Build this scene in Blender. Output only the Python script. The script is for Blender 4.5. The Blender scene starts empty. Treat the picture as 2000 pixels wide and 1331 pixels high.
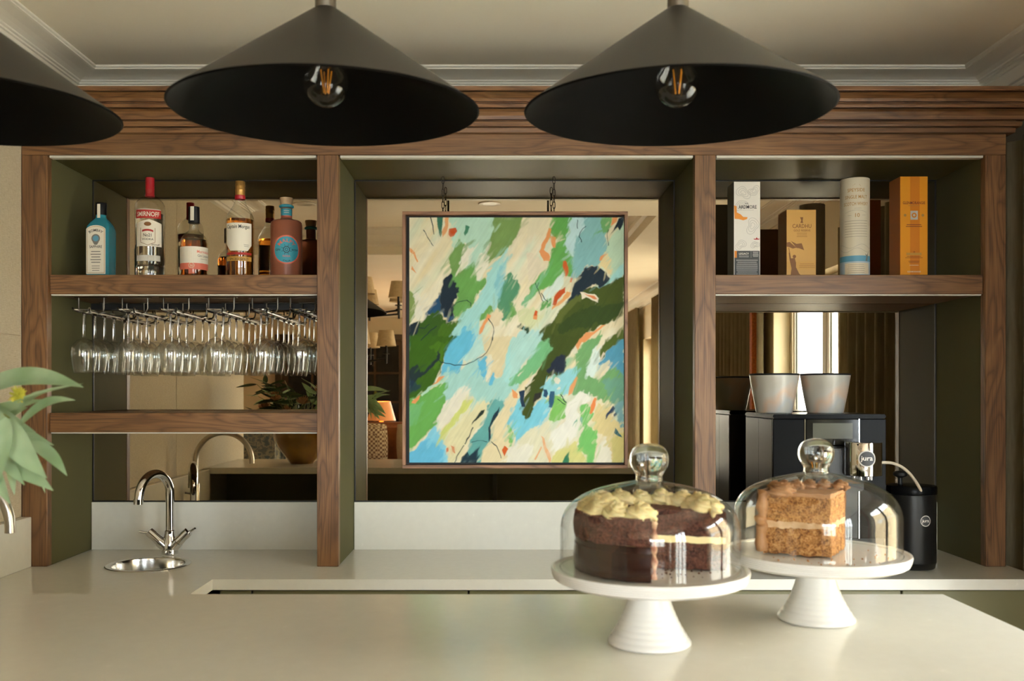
import bpy, bmesh, math, random
import numpy as np
from mathutils import Vector, Matrix, noise as mnoise

random.seed(7)
SC = bpy.context.scene
COL = SC.collection
PI = math.pi

# ------------------------------------------------------------------ camera
F = 1811.0                      # focal length in pixels of the 2000 px wide frame
VPX, VPY = 970.0, 768.0         # where the lines into depth meet
CAMZ = 1.431
cam_d = bpy.data.cameras.new('camera')
cam = bpy.data.objects.new('camera', cam_d)
COL.objects.link(cam)
cam.location = (0, 0, CAMZ)
cam.rotation_euler = (PI / 2, 0, 0)
cam_d.sensor_width = 36.0
cam_d.lens = 36.0 * F / 2000.0
cam_d.shift_x = (1000 - VPX) / 2000.0
cam_d.shift_y = (VPY - 665.5) / 2000.0
cam_d.clip_start = 0.05
cam_d.dof.use_dof = True
cam_d.dof.focus_distance = 2.85
cam_d.dof.aperture_fstop = 6.3
SC.camera = cam

# ------------------------------------------------------------------ sky, daylight, exposure
world = bpy.data.worlds.new('overcast_sky')
SC.world = world
world.use_nodes = True
bgn = world.node_tree.nodes['Background']
bgn.inputs['Color'].default_value = (0.87, 0.93, 1.0, 1)
bgn.inputs['Strength'].default_value = 10.0
SC.view_settings.view_transform = 'Standard'
SC.view_settings.look = 'None'
SC.view_settings.gamma = 1.0
SC.view_settings.use_curve_mapping = False
SC.view_settings.exposure = 1.48
cy = SC.cycles
cy.use_denoising = True
cy.max_bounces = 11
cy.diffuse_bounces = 5
cy.glossy_bounces = 6
cy.transmission_bounces = 9
cy.transparent_max_bounces = 32
cy.caustics_reflective = True
cy.caustics_refractive = False
cy.sample_clamp_indirect = 4.0
cy.blur_glossy = 1.0


def portal(loc, rot, sx, sy):
    """a window opening told to the renderer: gives no light of its own"""
    l = bpy.data.lights.new('window_portal', 'AREA')
    l.shape = 'RECTANGLE'
    l.size, l.size_y = sx, sy
    l.cycles.is_portal = True
    o = bpy.data.objects.new('window_portal', l)
    o.location = loc
    o.rotation_euler = rot
    COL.objects.link(o)


# room dimensions
XL, XR = -1.45, 1.67            # wall beside the left counter, window wall on the right
YF, YM, YB = 2.83, 3.15, 3.17   # shelving front, mirrors, back wall
YEND = -5.6
XFAR = -4.6
ZC = 2.505
ZW = 0.90                       # worktop
ZI = 1.06                       # bar top
WINS = [(0.70, 1.92, 0.12, 2.06), (-2.40, -0.66, 0.12, 2.34), (-4.25, -2.70, 0.12, 2.04)]   # y0,y1,z0,z1
WIN_BACK = (-0.95, 1.38, 0.12, 2.30)                                                         # x0,x1,z0,z1
for (y0, y1, z0, z1) in WINS:
    portal((XR + 0.2, (y0 + y1) / 2, (z0 + z1) / 2), (0, PI / 2, 0), z1 - z0, y1 - y0)
portal(((WIN_BACK[0] + WIN_BACK[1]) / 2, YEND - 0.2, (WIN_BACK[2] + WIN_BACK[3]) / 2), (PI / 2, 0, 0), WIN_BACK[1] - WIN_BACK[0], WIN_BACK[3] - WIN_BACK[2])


def P(px, py, D):
    """point at depth D seen at a pixel of the photograph"""
    return Vector(((px - VPX) * D / F, D, CAMZ - (py - VPY) * D / F))


def PX(px, D):
    return (px - VPX) * D / F


def PZ(py, D):
    return CAMZ - (py - VPY) * D / F


# ------------------------------------------------------------------ materials
def lin(c):
    return tuple(((v / 255.0) / 12.92 if v / 255.0 <= 0.04045 else ((v / 255.0 + 0.055) / 1.055) ** 2.4) for v in c)


def newmat(name):
    m = bpy.data.materials.new(name)
    m.use_nodes = True
    nt = m.node_tree
    b = nt.nodes['Principled BSDF']
    return m, nt, b


def flat(name, col, rough=0.5, metal=0.0, spec=0.5, trans=0.0, ior=1.45, coat=0.0, sheen=0.0, sss=0.0):
    m, nt, b = newmat(name)
    b.inputs['Base Color'].default_value = (*col, 1)
    b.inputs['Roughness'].default_value = rough
    b.inputs['Metallic'].default_value = metal
    b.inputs['Specular IOR Level'].default_value = spec
    b.inputs['Transmission Weight'].default_value = trans
    b.inputs['IOR'].default_value = ior
    b.inputs['Coat Weight'].default_value = coat
    b.inputs['Sheen Weight'].default_value = sheen
    if sss:
        b.inputs['Subsurface Weight'].default_value = sss
        b.inputs['Subsurface Radius'].default_value = (0.01, 0.006, 0.004)
    return m


def N(nt, t, **kw):
    n = nt.nodes.new(t)
    for k, v in kw.items():
        setattr(n, k, v)
    return n


def ramp(nt, stops):
    r = N(nt, 'ShaderNodeValToRGB')
    e = r.color_ramp.elements
    e[0].position, e[0].color = stops[0][0], (*stops[0][1], 1)
    e[1].position, e[1].color = stops[-1][0], (*stops[-1][1], 1)
    for p, c in stops[1:-1]:
        q = e.new(p)
        q.color = (*c, 1)
    return r


def noisy(name, stops, scale=20.0, rough=0.6, detail=4.0, bump=0.0, bscale=None, stretch=(1, 1, 1), metal=0.0, spec=0.5, coat=0.0, bdist=0.002):
    """colour from noise through a ramp, with optional fine relief"""
    m, nt, b = newmat(name)
    tc = N(nt, 'ShaderNodeTexCoord')
    mp = N(nt, 'ShaderNodeMapping')
    mp.inputs['Scale'].default_value = stretch
    nt.links.new(tc.outputs['Object'], mp.inputs['Vector'])
    n = N(nt, 'ShaderNodeTexNoise')
    n.inputs['Scale'].default_value = scale
    n.inputs['Detail'].default_value = detail
    nt.links.new(mp.outputs['Vector'], n.inputs['Vector'])
    r = ramp(nt, stops)
    nt.links.new(n.outputs['Fac'], r.inputs['Fac'])
    nt.links.new(r.outputs['Color'], b.inputs['Base Color'])
    b.inputs['Roughness'].default_value = rough
    b.inputs['Metallic'].default_value = metal
    b.inputs['Specular IOR Level'].default_value = spec
    b.inputs['Coat Weight'].default_value = coat
    if bump:
        n2 = N(nt, 'ShaderNodeTexNoise')
        n2.inputs['Scale'].default_value = bscale or scale
        n2.inputs['Detail'].default_value = 6
        nt.links.new(mp.outputs['Vector'], n2.inputs['Vector'])
        bp = N(nt, 'ShaderNodeBump')
        bp.inputs['Strength'].default_value = bump
        bp.inputs['Distance'].default_value = bdist
        nt.links.new(n2.outputs['Fac'], bp.inputs['Height'])
        nt.links.new(bp.outputs['Normal'], b.inputs['Normal'])
    return m


def wood(name, axis, dark, mid, light, rough=0.45):
    """oak: cathedral figure from warped rings, long pores, along one axis"""
    m, nt, b = newmat(name)
    tc = N(nt, 'ShaderNodeTexCoord')
    oi = N(nt, 'ShaderNodeObjectInfo')
    off = N(nt, 'ShaderNodeVectorMath', operation='SCALE')
    cmb = N(nt, 'ShaderNodeCombineXYZ')
    for s in 'XYZ':
        nt.links.new(oi.outputs['Random'], cmb.inputs[s])
    nt.links.new(cmb.outputs[0], off.inputs[0])
    off.inputs['Scale'].default_value = 9.0
    add = N(nt, 'ShaderNodeVectorMath', operation='ADD')
    nt.links.new(tc.outputs['Object'], add.inputs[0])
    nt.links.new(off.outputs[0], add.inputs[1])

    def mapped(along, across):
        mp = N(nt, 'ShaderNodeMapping')
        sc = [across] * 3
        sc['xyz'.index(axis)] = along
        mp.inputs['Scale'].default_value = sc
        nt.links.new(add.outputs[0], mp.inputs['Vector'])
        return mp
    m1 = mapped(1.3, 9.0)
    n1 = N(nt, 'ShaderNodeTexNoise')
    n1.inputs['Scale'].default_value = 1.6
    n1.inputs['Detail'].default_value = 2.0
    n1.inputs['Distortion'].default_value = 0.6
    nt.links.new(m1.outputs[0], n1.inputs['Vector'])
    mul = N(nt, 'ShaderNodeMath', operation='MULTIPLY')
    mul.inputs[1].default_value = 8.0
    nt.links.new(n1.outputs['Fac'], mul.inputs[0])
    sn = N(nt, 'ShaderNodeMath', operation='FRACT')
    nt.links.new(mul.outputs[0], sn.inputs[0])
    r1 = ramp(nt, [(0.0, dark), (0.2, mid), (0.6, light), (0.85, mid), (1.0, dark)])
    nt.links.new(sn.outputs[0], r1.inputs['Fac'])
    m2 = mapped(7.0, 330.0)
    n2 = N(nt, 'ShaderNodeTexNoise')
    n2.inputs['Scale'].default_value = 1.0
    n2.inputs['Detail'].default_value = 3.0
    nt.links.new(m2.outputs[0], n2.inputs['Vector'])
    r2 = ramp(nt, [(0.34, (0.45, 0.42, 0.40)), (0.52, (1, 1, 1))])
    nt.links.new(n2.outputs['Fac'], r2.inputs['Fac'])
    m3 = mapped(1.0, 3.0)
    n3 = N(nt, 'ShaderNodeTexNoise')
    n3.inputs['Scale'].default_value = 2.2
    nt.links.new(m3.outputs[0], n3.inputs['Vector'])
    r3 = ramp(nt, [(0.3, (0.8, 0.78, 0.76)), (0.7, (1.12, 1.1, 1.08))])
    nt.links.new(n3.outputs['Fac'], r3.inputs['Fac'])
    x1 = N(nt, 'ShaderNodeMix', data_type='RGBA', blend_type='MULTIPLY')
    x1.inputs['Factor'].default_value = 0.75
    nt.links.new(r1.outputs['Color'], x1.inputs['A'])
    nt.links.new(r2.outputs['Color'], x1.inputs['B'])
    x2 = N(nt, 'ShaderNodeMix', data_type='RGBA', blend_type='MULTIPLY')
    x2.inputs['Factor'].default_value = 1.0
    nt.links.new(x1.outputs['Result'], x2.inputs['A'])
    nt.links.new(r3.outputs['Color'], x2.inputs['B'])
    nt.links.new(x2.outputs['Result'], b.inputs['Base Color'])
    b.inputs['Roughness'].default_value = rough
    bp = N(nt, 'ShaderNodeBump')
    bp.inputs['Strength'].default_value = 0.25
    bp.inputs['Distance'].default_value = 0.0008
    nt.links.new(n2.outputs['Fac'], bp.inputs['Height'])
    nt.links.new(bp.outputs['Normal'], b.inputs['Normal'])
    return m


def thin_glass(name, tint, edge, gloss=1.0):
    """a thin pane or blown wall: clear through, Fresnel sheen, edge tint where it is looked along"""
    m = bpy.data.materials.new(name)
    m.use_nodes = True
    nt = m.node_tree
    nt.nodes.clear()
    out = N(nt, 'ShaderNodeOutputMaterial')
    lw = N(nt, 'ShaderNodeLayerWeight')
    lw.inputs['Blend'].default_value = 0.35
    r = ramp(nt, [(0.0, tint), (0.72, tint), (1.0, edge)])
    nt.links.new(lw.outputs['Facing'], r.inputs['Fac'])
    tr = N(nt, 'ShaderNodeBsdfTransparent')
    nt.links.new(r.outputs['Color'], tr.inputs['Color'])
    gl = N(nt, 'ShaderNodeBsdfGlossy')
    gl.inputs['Roughness'].default_value = 0.015
    # Schlick's curve, the same from both sides of the wall
    l2 = N(nt, 'ShaderNodeLayerWeight')
    l2.inputs['Blend'].default_value = 0.5
    pw = N(nt, 'ShaderNodeMath', operation='POWER')
    pw.inputs[1].default_value = 4.0
    nt.links.new(l2.outputs['Facing'], pw.inputs[0])
    mu = N(nt, 'ShaderNodeMath', operation='MULTIPLY_ADD')
    mu.use_clamp = True
    mu.inputs[1].default_value = 0.75
    mu.inputs[2].default_value = 0.055 * gloss
    nt.links.new(pw.outputs[0], mu.inputs[0])
    mx = N(nt, 'ShaderNodeMixShader')
    nt.links.new(mu.outputs[0], mx.inputs[0])
    nt.links.new(tr.outputs[0], mx.inputs[1])
    nt.links.new(gl.outputs[0], mx.inputs[2])
    nt.links.new(mx.outputs[0], out.inputs['Surface'])
    return m


WD, WM, WL = lin((96, 65, 36)), lin((117, 81, 47)), lin((128, 92, 56))
M = {
    'wood_x': wood('brown_oak_long', 'x', WD, WM, WL),
    'wood_z': wood('brown_oak_upright', 'z', WD, WM, WL),
    'wood_y': wood('brown_oak_deep', 'y', WD, WM, WL),
    'frame_x': wood('picture_frame_oak', 'x', lin((120, 84, 56)), lin((150, 108, 76)), lin((165, 122, 88))),
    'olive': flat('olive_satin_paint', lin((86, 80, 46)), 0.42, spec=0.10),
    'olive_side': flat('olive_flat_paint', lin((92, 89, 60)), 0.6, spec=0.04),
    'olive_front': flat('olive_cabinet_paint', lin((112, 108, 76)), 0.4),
    'quartz': noisy('pale_quartz', [(0.35, lin((216, 213, 200))), (0.70, lin((219, 216, 203))), (0.82, lin((229, 226, 214)))], 40, 0.18, 6, spec=0.25),
    'white_paint': flat('white_cornice_paint', lin((226, 220, 206)), 0.6),
    'ceiling': noisy('ceiling_paint', [(0.3, lin((228, 219, 198))), (0.7, lin((232, 224, 204)))], 3.0, 0.8),
    'mirror': flat('bronze_mirror', (0.53, 0.45, 0.34), 0.0, metal=1.0),
    'strip': flat('aluminium_strip', lin((205, 200, 186)), 0.4),
    'black_edge': flat('black_gap', lin((18, 16, 12)), 0.5),
    'chrome': flat('chrome', (0.82, 0.82, 0.82), 0.05, metal=1.0),
    'steel': flat('brushed_steel', (0.62, 0.61, 0.59), 0.22, metal=1.0),
    'nickel': flat('brushed_nickel', (0.58, 0.53, 0.46), 0.3, metal=1.0),
    'black_metal': flat('charcoal_metal', lin((34, 31, 25)), 0.45, spec=0.4),
    'bronze': flat('bronze_cap', lin((104, 94, 78)), 0.45, metal=0.3),
    'black': flat('black_plastic', lin((14, 13, 12)), 0.25),
    'black_gloss': flat('black_gloss', lin((12, 12, 12)), 0.06),
    'black_matte': flat('black_matte', lin((22, 21, 19)), 0.5),
    'white': flat('white_print', lin((226, 220, 206)), 0.6),
    'ceramic': flat('white_ceramic', lin((226, 224, 218)), 0.25, coat=0.2),
    'glass': flat('clear_glass', (1, 1, 1), 0.0, trans=1.0, ior=1.45),
    'thin': thin_glass('blown_glass', (0.985, 0.99, 0.985), (0.86, 0.87, 0.84), 1.1),
    'dome': thin_glass('dome_glass', (0.975, 0.985, 0.975), (0.56, 0.65, 0.58), 1.5),
    'bulb_glass': thin_glass('bulb_glass', (0.97, 0.97, 0.95), (0.7, 0.7, 0.65), 1.2),
    'pane': thin_glass('window_glass', (0.97, 0.98, 0.97), (0.8, 0.85, 0.82), 0.8),
}


def linen():
    m, nt, b = newmat('linen_wallcovering')
    tc = N(nt, 'ShaderNodeTexCoord')
    outs = []
    for sc in ((60, 900, 900), (60, 60, 900), (60, 900, 60)):
        mp = N(nt, 'ShaderNodeMapping')
        mp.inputs['Scale'].default_value = sc
        nt.links.new(tc.outputs['Object'], mp.inputs['Vector'])
        n = N(nt, 'ShaderNodeTexNoise')
        n.inputs['Scale'].default_value = 1.0
        n.inputs['Detail'].default_value = 2.0
        nt.links.new(mp.outputs[0], n.inputs['Vector'])
        outs.append(n.outputs['Fac'])
    a = N(nt, 'ShaderNodeMath', operation='ADD')
    nt.links.new(outs[1], a.inputs[0])
    nt.links.new(outs[2], a.inputs[1])
    h = N(nt, 'ShaderNodeMath', operation='MULTIPLY')
    h.inputs[1].default_value = 0.5
    nt.links.new(a.outputs[0], h.inputs[0])
    r = ramp(nt, [(0.3, lin((170, 156, 130))), (0.5, lin((192, 179, 152))), (0.7, lin((207, 194, 168)))])
    nt.links.new(h.outputs[0], r.inputs['Fac'])
    nt.links.new(r.outputs['Color'], b.inputs['Base Color'])
    b.inputs['Roughness'].default_value = 0.85
    bp = N(nt, 'ShaderNodeBump')
    bp.inputs['Strength'].default_value = 0.35
    bp.inputs['Distance'].default_value = 0.001
    nt.links.new(h.outputs[0], bp.inputs['Height'])
    nt.links.new(bp.outputs['Normal'], b.inputs['Normal'])
    return m


M['linen'] = linen()


# ------------------------------------------------------------------ mesh helpers
def link(name, me, mat=None, parent=None, smooth=False, loc=None):
    o = bpy.data.objects.new(name, me)
    COL.objects.link(o)
    if mat is not None:
        for q in (mat if isinstance(mat, (list, tuple)) else [mat]):
            me.materials.append(q)
    if parent is not None:
        o.parent = parent
    if loc is not None:
        o.location = loc
    if smooth:
        me.polygons.foreach_set('use_smooth', [True] * len(me.polygons))
        me.set_sharp_from_angle(angle=math.radians(38))
    me.update()
    return o


def bm_obj(name, bm, mat=None, parent=None, smooth=False, loc=None):
    me = bpy.data.meshes.new(name)
    bmesh.ops.recalc_face_normals(bm, faces=bm.faces)
    bm.to_mesh(me)
    bm.free()
    return link(name, me, mat, parent, smooth, loc)


def bm_box(bm, x0, x1, y0, y1, z0, z1, bevel=0.0, seg=1):
    r = bmesh.ops.create_cube(bm, size=1.0)
    vs = r['verts']
    for v in vs:
        v.co = Vector((x0 + (v.co.x + .5) * (x1 - x0), y0 + (v.co.y + .5) * (y1 - y0), z0 + (v.co.z + .5) * (z1 - z0)))
    if bevel:
        es = list({e for v in vs for e in v.link_edges})
        bmesh.ops.bevel(bm, geom=es, offset=bevel, segments=seg, affect='EDGES', clamp_overlap=True)


def box(name, x0, x1, y0, y1, z0, z1, mat, parent=None, bevel=0.0015, seg=1):
    """the object's origin sits at the middle of the box"""
    c = Vector(((x0 + x1) / 2, (y0 + y1) / 2, (z0 + z1) / 2))
    bm = bmesh.new()
    bm_box(bm, x0 - c.x, x1 - c.x, y0 - c.y, y1 - c.y, z0 - c.z, z1 - c.z, bevel, seg)
    return bm_obj(name, bm, mat, parent, loc=c, smooth=seg > 1)


def bm_lathe(bm, prof, seg=48, a0=0.0, a1=2 * PI, center=(0, 0, 0), flip=False):
    """rings of (radius, height) turned about z; radius 0 closes to a point"""
    full = abs(a1 - a0 - 2 * PI) < 1e-6
    n = seg if full else seg + 1
    c = Vector(center)
    rings = []
    for r, z in prof:
        if r < 1e-7:
            rings.append([bm.verts.new(c + Vector((0, 0, z)))])
        else:
            rings.append([bm.verts.new(c + Vector((r * math.cos(a0 + (a1 - a0) * i / seg), r * math.sin(a0 + (a1 - a0) * i / seg), z))) for i in range(n)])
    for A, B in zip(rings, rings[1:]):
        m = seg
        for i in range(m):
            j = (i + 1) % n if full else i + 1
            try:
                if len(A) == 1 and len(B) == 1:
                    continue
                if len(A) == 1:
                    bm.faces.new((A[0], B[i], B[j]))
                elif len(B) == 1:
                    bm.faces.new((A[i], B[0], A[j]))
                else:
                    bm.faces.new((A[i], B[i], B[j], A[j]))
            except ValueError:
                pass
    return rings


def lathe(name, prof, mat, parent=None, seg=48, loc=None, smooth=True):
    bm = bmesh.new()
    bm_lathe(bm, prof, seg)
    return bm_obj(name, bm, mat, parent, smooth, loc)


def bm_tube(bm, pts, rad, seg=12, cap=True):
    """round bar along a polyline; rad is a number or one per point"""
    pts = [Vector(p) for p in pts]
    n = len(pts)
    rs = rad if isinstance(rad, (list, tuple)) else [rad] * n
    t0 = (pts[1] - pts[0]).normalized()
    up = Vector((0, 0, 1)) if abs(t0.z) < 0.9 else Vector((1, 0, 0))
    u = t0.cross(up).normalized()
    rings = []
    for i, p in enumerate(pts):
        if i == 0:
            t = t0
        elif i == n - 1:
            t = (pts[i] - pts[i - 1]).normalized()
        else:
            t = ((pts[i + 1] - p).normalized() + (p - pts[i - 1]).normalized()).normalized()
        u = (u - t * u.dot(t)).normalized()
        v = t.cross(u)
        rings.append([bm.verts.new(p + (u * math.cos(2 * PI * k / seg) + v * math.sin(2 * PI * k / seg)) * rs[i]) for k in range(seg)])
    for A, B in zip(rings, rings[1:]):
        for k in range(seg):
            bm.faces.new((A[k], A[(k + 1) % seg], B[(k + 1) % seg], B[k]))
    if cap:
        bm.faces.new(rings[0][::-1])
        bm.faces.new(rings[-1])


def tube(name, pts, rad, mat, parent=None, seg=12):
    bm = bmesh.new()
    bm_tube(bm, pts, rad, seg)
    return bm_obj(name, bm, mat, parent, True)


def bm_prism(bm, poly, depth, mapf):
    """polygon (u,v) given thickness along w; mapf(u,v,w) places it"""
    a = [bm.verts.new(mapf(u, v, 0.0)) for u, v in poly]
    b = [bm.verts.new(mapf(u, v, depth)) for u, v in poly]
    n = len(poly)
    bm.faces.new(a)
    bm.faces.new(b[::-1])
    for i in range(n):
        j = (i + 1) % n
        bm.faces.new((a[i], b[i], b[j], a[j]))


def thing(name, label, cat, loc=(0, 0, 0), rotz=0.0, group=None):
    o = bpy.data.objects.new(name, None)
    o.empty_display_size = 0.05
    COL.objects.link(o)
    o.location = loc
    o.rotation_euler = (0, 0, rotz)
    return tag(o, label, cat, group)


def tag(o, label, cat, group=None):
    o['label'] = label
    o['category'] = cat
    if group:
        o['group'] = group
    return o


def struct(o):
    o['kind'] = 'structure'
    return o


def copy_tree(o, parent=None):
    c = o.copy()
    COL.objects.link(c)
    if parent is not None:
        c.parent = parent
    for ch in list(o.children):
        copy_tree(ch, c)
    return c


def sweep(name, prof, path, mat, parent=None, closed=False):
    """moulding: prof = (outward, z); path = list of (point xy, outward direction xy scaled for the mitre)"""
    bm = bmesh.new()
    rings = []
    for (p, d) in path:
        rings.append([bm.verts.new(Vector((p[0] + d[0] * o, p[1] + d[1] * o, z))) for o, z in prof])
    prs = list(zip(rings, rings[1:])) + ([(rings[-1], rings[0])] if closed else [])
    for A, B in prs:
        for i in range(len(prof) - 1):
            bm.faces.new((A[i], A[i + 1], B[i + 1], B[i]))
    if not closed:
        bm.faces.new(rings[0])
        bm.faces.new(rings[-1][::-1])
    return bm_obj(name, bm, mat, parent)

# ================================================================== THE ROOM
def multi_box(name, boxes, mat, parent=None):
    bm = bmesh.new()
    for b in boxes:
        bm_box(bm, *b)
    return bm_obj(name, bm, mat, parent)


M['floor'] = wood('floor_oak', 'y', lin((95, 68, 42)), lin((140, 105, 70)), lin((160, 124, 86)))
M['wall'] = noisy('warm_wall_paint', [(0.3, lin((196, 180, 150))), (0.7, lin((204, 189, 160)))], 2.0, 0.8)
M['reveal'] = flat('window_reveal_paint', lin((226, 214, 182)), 0.6)
struct(box('floor', XFAR - .1, XR + .3, YEND - .3, YB + .1, -0.1, 0.0, M['floor'], bevel=0))

# ceiling with its raised tray
TX0, TX1, TY0, TY1, TZ = -3.3, 0.97, -0.9, 0.68, 2.70
c = struct(multi_box('ceiling', [
    (XFAR - .1, XR + .3, TY1, YB + .1, ZC, ZC + .03),
    (XFAR - .1, XR + .3, YEND - .3, TY0, ZC, ZC + .03),
    (TX1, XR + .3, TY0, TY1, ZC, ZC + .03),
    (XFAR - .1, TX0, TY0, TY1, ZC, ZC + .03),
    (TX0 - .03, TX0, TY0 - .03, TY1 + .03, ZC + .03, TZ), (TX1, TX1 + .03, TY0 - .03, TY1 + .03, ZC + .03, TZ),
    (TX0, TX1, TY0 - .03, TY0, ZC + .03, TZ), (TX0, TX1, TY1, TY1 + .03, ZC + .03, TZ),
    (TX0 - .03, TX1 + .03, TY0 - .03, TY1 + .03, TZ, TZ + .03)], M['ceiling']))
tp = [(0.0, TZ), (0.12, TZ), (0.118, TZ - .012), (0.09, TZ - .02), (0.05, TZ - .05), (0.03, TZ - .09), (0.028, TZ - .12), (0.0, TZ - .13)]
struct(sweep('trim_1', tp, [((TX0, TY0), (1, 1)), ((TX1, TY0), (-1, 1)), ((TX1, TY1), (-1, -1)), ((TX0, TY1), (1, -1))], M['white_paint'], closed=True))

# walls
struct(box('wall_back', XFAR - .1, XR + .3, YB, YB + .1, 0, ZC, M['wall'], bevel=0))
LWE = 0.99
wl = struct(box('wall_left', XL - .13, XL - .006, LWE, YB, 0, ZC, M['wall'], bevel=0))
for (y0, y1) in ((LWE, 2.10), (2.103, YF - 0.001)):
    for (z0, z1) in ((0.0, 1.05), (1.053, 1.603), (1.606, ZC)):
        p = box('panel', XL - .006, XL, y0, y1, z0, z1, M['linen'], bevel=0.001)
        p.parent = wl
        p.matrix_parent_inverse = Matrix.Translation(-wl.location)
p = box('panel', XL - .136, XL, LWE - .006, LWE, 0, ZC, M['linen'], bevel=0.001)
p.parent = wl
p.matrix_parent_inverse = Matrix.Translation(-wl.location)
struct(box('wall_side', XFAR - .1, XL - .13, LWE, LWE + .1, 0, ZC, M['wall'], bevel=0))
struct(box('wall_far_left', XFAR - .1, XFAR, YEND, LWE, 0, ZC, M['wall'], bevel=0))
ys = [YB] + [v for w in WINS for v in (w[1], w[0])] + [YEND - .1]
segs = []
for i in range(0, len(ys), 2):
    segs.append((XR, XR + .16, ys[i + 1], ys[i], 0, ZC))
for (y0, y1, z0, z1) in WINS:
    segs += [(XR, XR + .16, y0, y1, 0, z0), (XR, XR + .16, y0, y1, z1, ZC)]
struct(multi_box('wall_right', segs, M['wall']))
bx0, bx1, bz0, bz1 = WIN_BACK
struct(multi_box('wall_front', [(XFAR - .1, bx0, YEND - .16, YEND, 0, ZC), (bx1, XR, YEND - .16, YEND, 0, ZC),
                                (bx0, bx1, YEND - .16, YEND, 0, bz0), (bx0, bx1, YEND - .16, YEND, bz1, ZC)], M['wall']))

# plaster cornices
def corn(zc):
    return [(0.0, zc), (0.14, zc), (0.14, zc - .006), (0.134, zc - .008), (0.134, zc - .012), (0.128, zc - .013), (0.11, zc - .0135), (0.09, zc - .014), (0.07, zc - .016),
            (0.052, zc - .020), (0.050, zc - .024), (0.042, zc - .025), (0.041, zc - .030), (0.034, zc - .031), (0.033, zc - .040), (0.028, zc - .043), (0.028, zc - .085),
            (0.020, zc - .088), (0.018, zc - .10), (0.0, zc - .105)]


struct(sweep('trim_2', corn(ZC), [((XFAR, YEND), (1, 1)), ((XR, YEND), (-1, 1)), ((XR, YB), (-1, -1)), ((XL, YB), (1, -1)), ((XL, LWE - .006), (1, -1)), ((XFAR, LWE), (1, -1))],
             M['white_paint'], closed=True))

# windows: frame, casements, panes
M['win_frame'] = flat('window_frame_paint', lin((232, 228, 216)), 0.35)
M['seal'] = flat('window_seal', lin((40, 44, 38)), 0.6)


def window(idx, axis, a0, a1, z0, z1, base):
    """axis 'y': in the right wall at x=base; axis 'x': in the far wall at y=base. Two casements and a mullion"""
    root = bpy.data.objects.new('window_%d' % idx, None)
    COL.objects.link(root)
    root.location = (base, (a0 + a1) / 2, z0) if axis == 'y' else ((a0 + a1) / 2, base, z0)
    struct(root)

    def bx(name, a, b, d0, d1, lo, hi, mat, par=root, bevel=0.003):
        if axis == 'y':
            o = box(name, base + d0, base + d1, a, b, lo, hi, mat, bevel=bevel)
        else:
            o = box(name, a, b, base - d1, base - d0, lo, hi, mat, bevel=bevel)
        pl = Vector(root.location) if par is root else Vector(par['abs'])
        o['abs'] = list(o.location)
        o.location = o.location - pl
        o.parent = par
        return o
    fw = .042
    bx('reveal', a0 - .001, a0 + .012, -.002, .10, z0, z1, M['reveal'])
    bx('reveal', a1 - .012, a1 + .001, -.002, .10, z0, z1, M['reveal'])
    bx('sill', a0 - .02, a1 + .02, -.05, .10, z0 - .03, z0, M['win_frame'])
    bx('frame', a0, a0 + fw, .10, .135, z0, z1, M['win_frame'])
    bx('frame', a1 - fw, a1, .10, .135, z0, z1, M['win_frame'])
    bx('frame', a0, a1, .10, .135, z1 - fw, z1, M['win_frame'])
    bx('frame', a0, a1, .10, .135, z0, z0 + fw, M['win_frame'])
    n = 3 if a1 - a0 > 1.65 else 2
    w = (a1 - a0 - 2 * fw) / n
    for k in range(n):
        c0, c1 = a0 + fw + k * w, a0 + fw + (k + 1) * w
        if k:
            bx('mullion', c0 - .015, c0 + .015, .097, .135, z0 + fw, z1 - fw, M['win_frame'])
        cs = bx('casement', c0 + .015, c0 + .05, .10, .128, z0 + fw, z1 - fw, M['win_frame'])
        bx('stile', c1 - .05, c1 - .015, .10, .128, z0 + fw, z1 - fw, M['win_frame'], cs)
        bx('rail', c0 + .05, c1 - .05, .10, .128, z1 - fw - .05, z1 - fw, M['win_frame'], cs)
        bx('rail', c0 + .05, c1 - .05, .10, .128, z0 + fw, z0 + fw + .05, M['win_frame'], cs)
        bx('seal', c0 + .0505, c0 + .053, .108, .116, z0 + fw + .05, z1 - fw - .05, M['seal'], cs, 0)
        bx('seal', c1 - .053, c1 - .0505, .108, .116, z0 + fw + .05, z1 - fw - .05, M['seal'], cs, 0)
        bx('pane', c0 + .05, c1 - .05, .111, .113, z0 + fw + .05, z1 - fw - .05, M['pane'], cs, 0)
    return root


for i, (y0, y1, z0, z1) in enumerate(WINS):
    window(i + 1, 'y', y0, y1, z0, z1, XR)
window(4, 'x', bx0, bx1, bz0, bz1, YEND)

# outside: ground, neighbouring house
M['pale_ground'] = noisy('bounce_ground', [(0.3, lin((186, 182, 170))), (0.7, lin((206, 202, 190)))], 4, 0.9)  # unseen ground, made pale so daylight bounces up to the ceiling
struct(box('ground_outside', -25, 30, -30, 25, -0.35, -0.30, M['pale_ground'], bevel=0))
M['render'] = noisy('pale_house_render', [(0.3, lin((206, 180, 138))), (0.7, lin((222, 198, 156)))], 3, 0.9)
nb = tag(box('neighbour_house', 9.5, 13.0, -4.0, 9.0, -0.3, 5.0, M['render'], bevel=0.01), 'pale rendered house seen outside through the windows', 'house')
cs_ = box('string_course', 9.44, 9.52, -4.0, 9.0, 2.35, 2.6, M['win_frame'])
cs_.parent = nb
cs_.matrix_parent_inverse = Matrix.Translation(-nb.location)

# ================================================================== BACK BAR SHELVING
unit = thing('back_bar_shelving', 'tall brown oak bar shelving with olive painted bays and mirrored backs', 'shelving', (0, YF, ZW))


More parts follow.
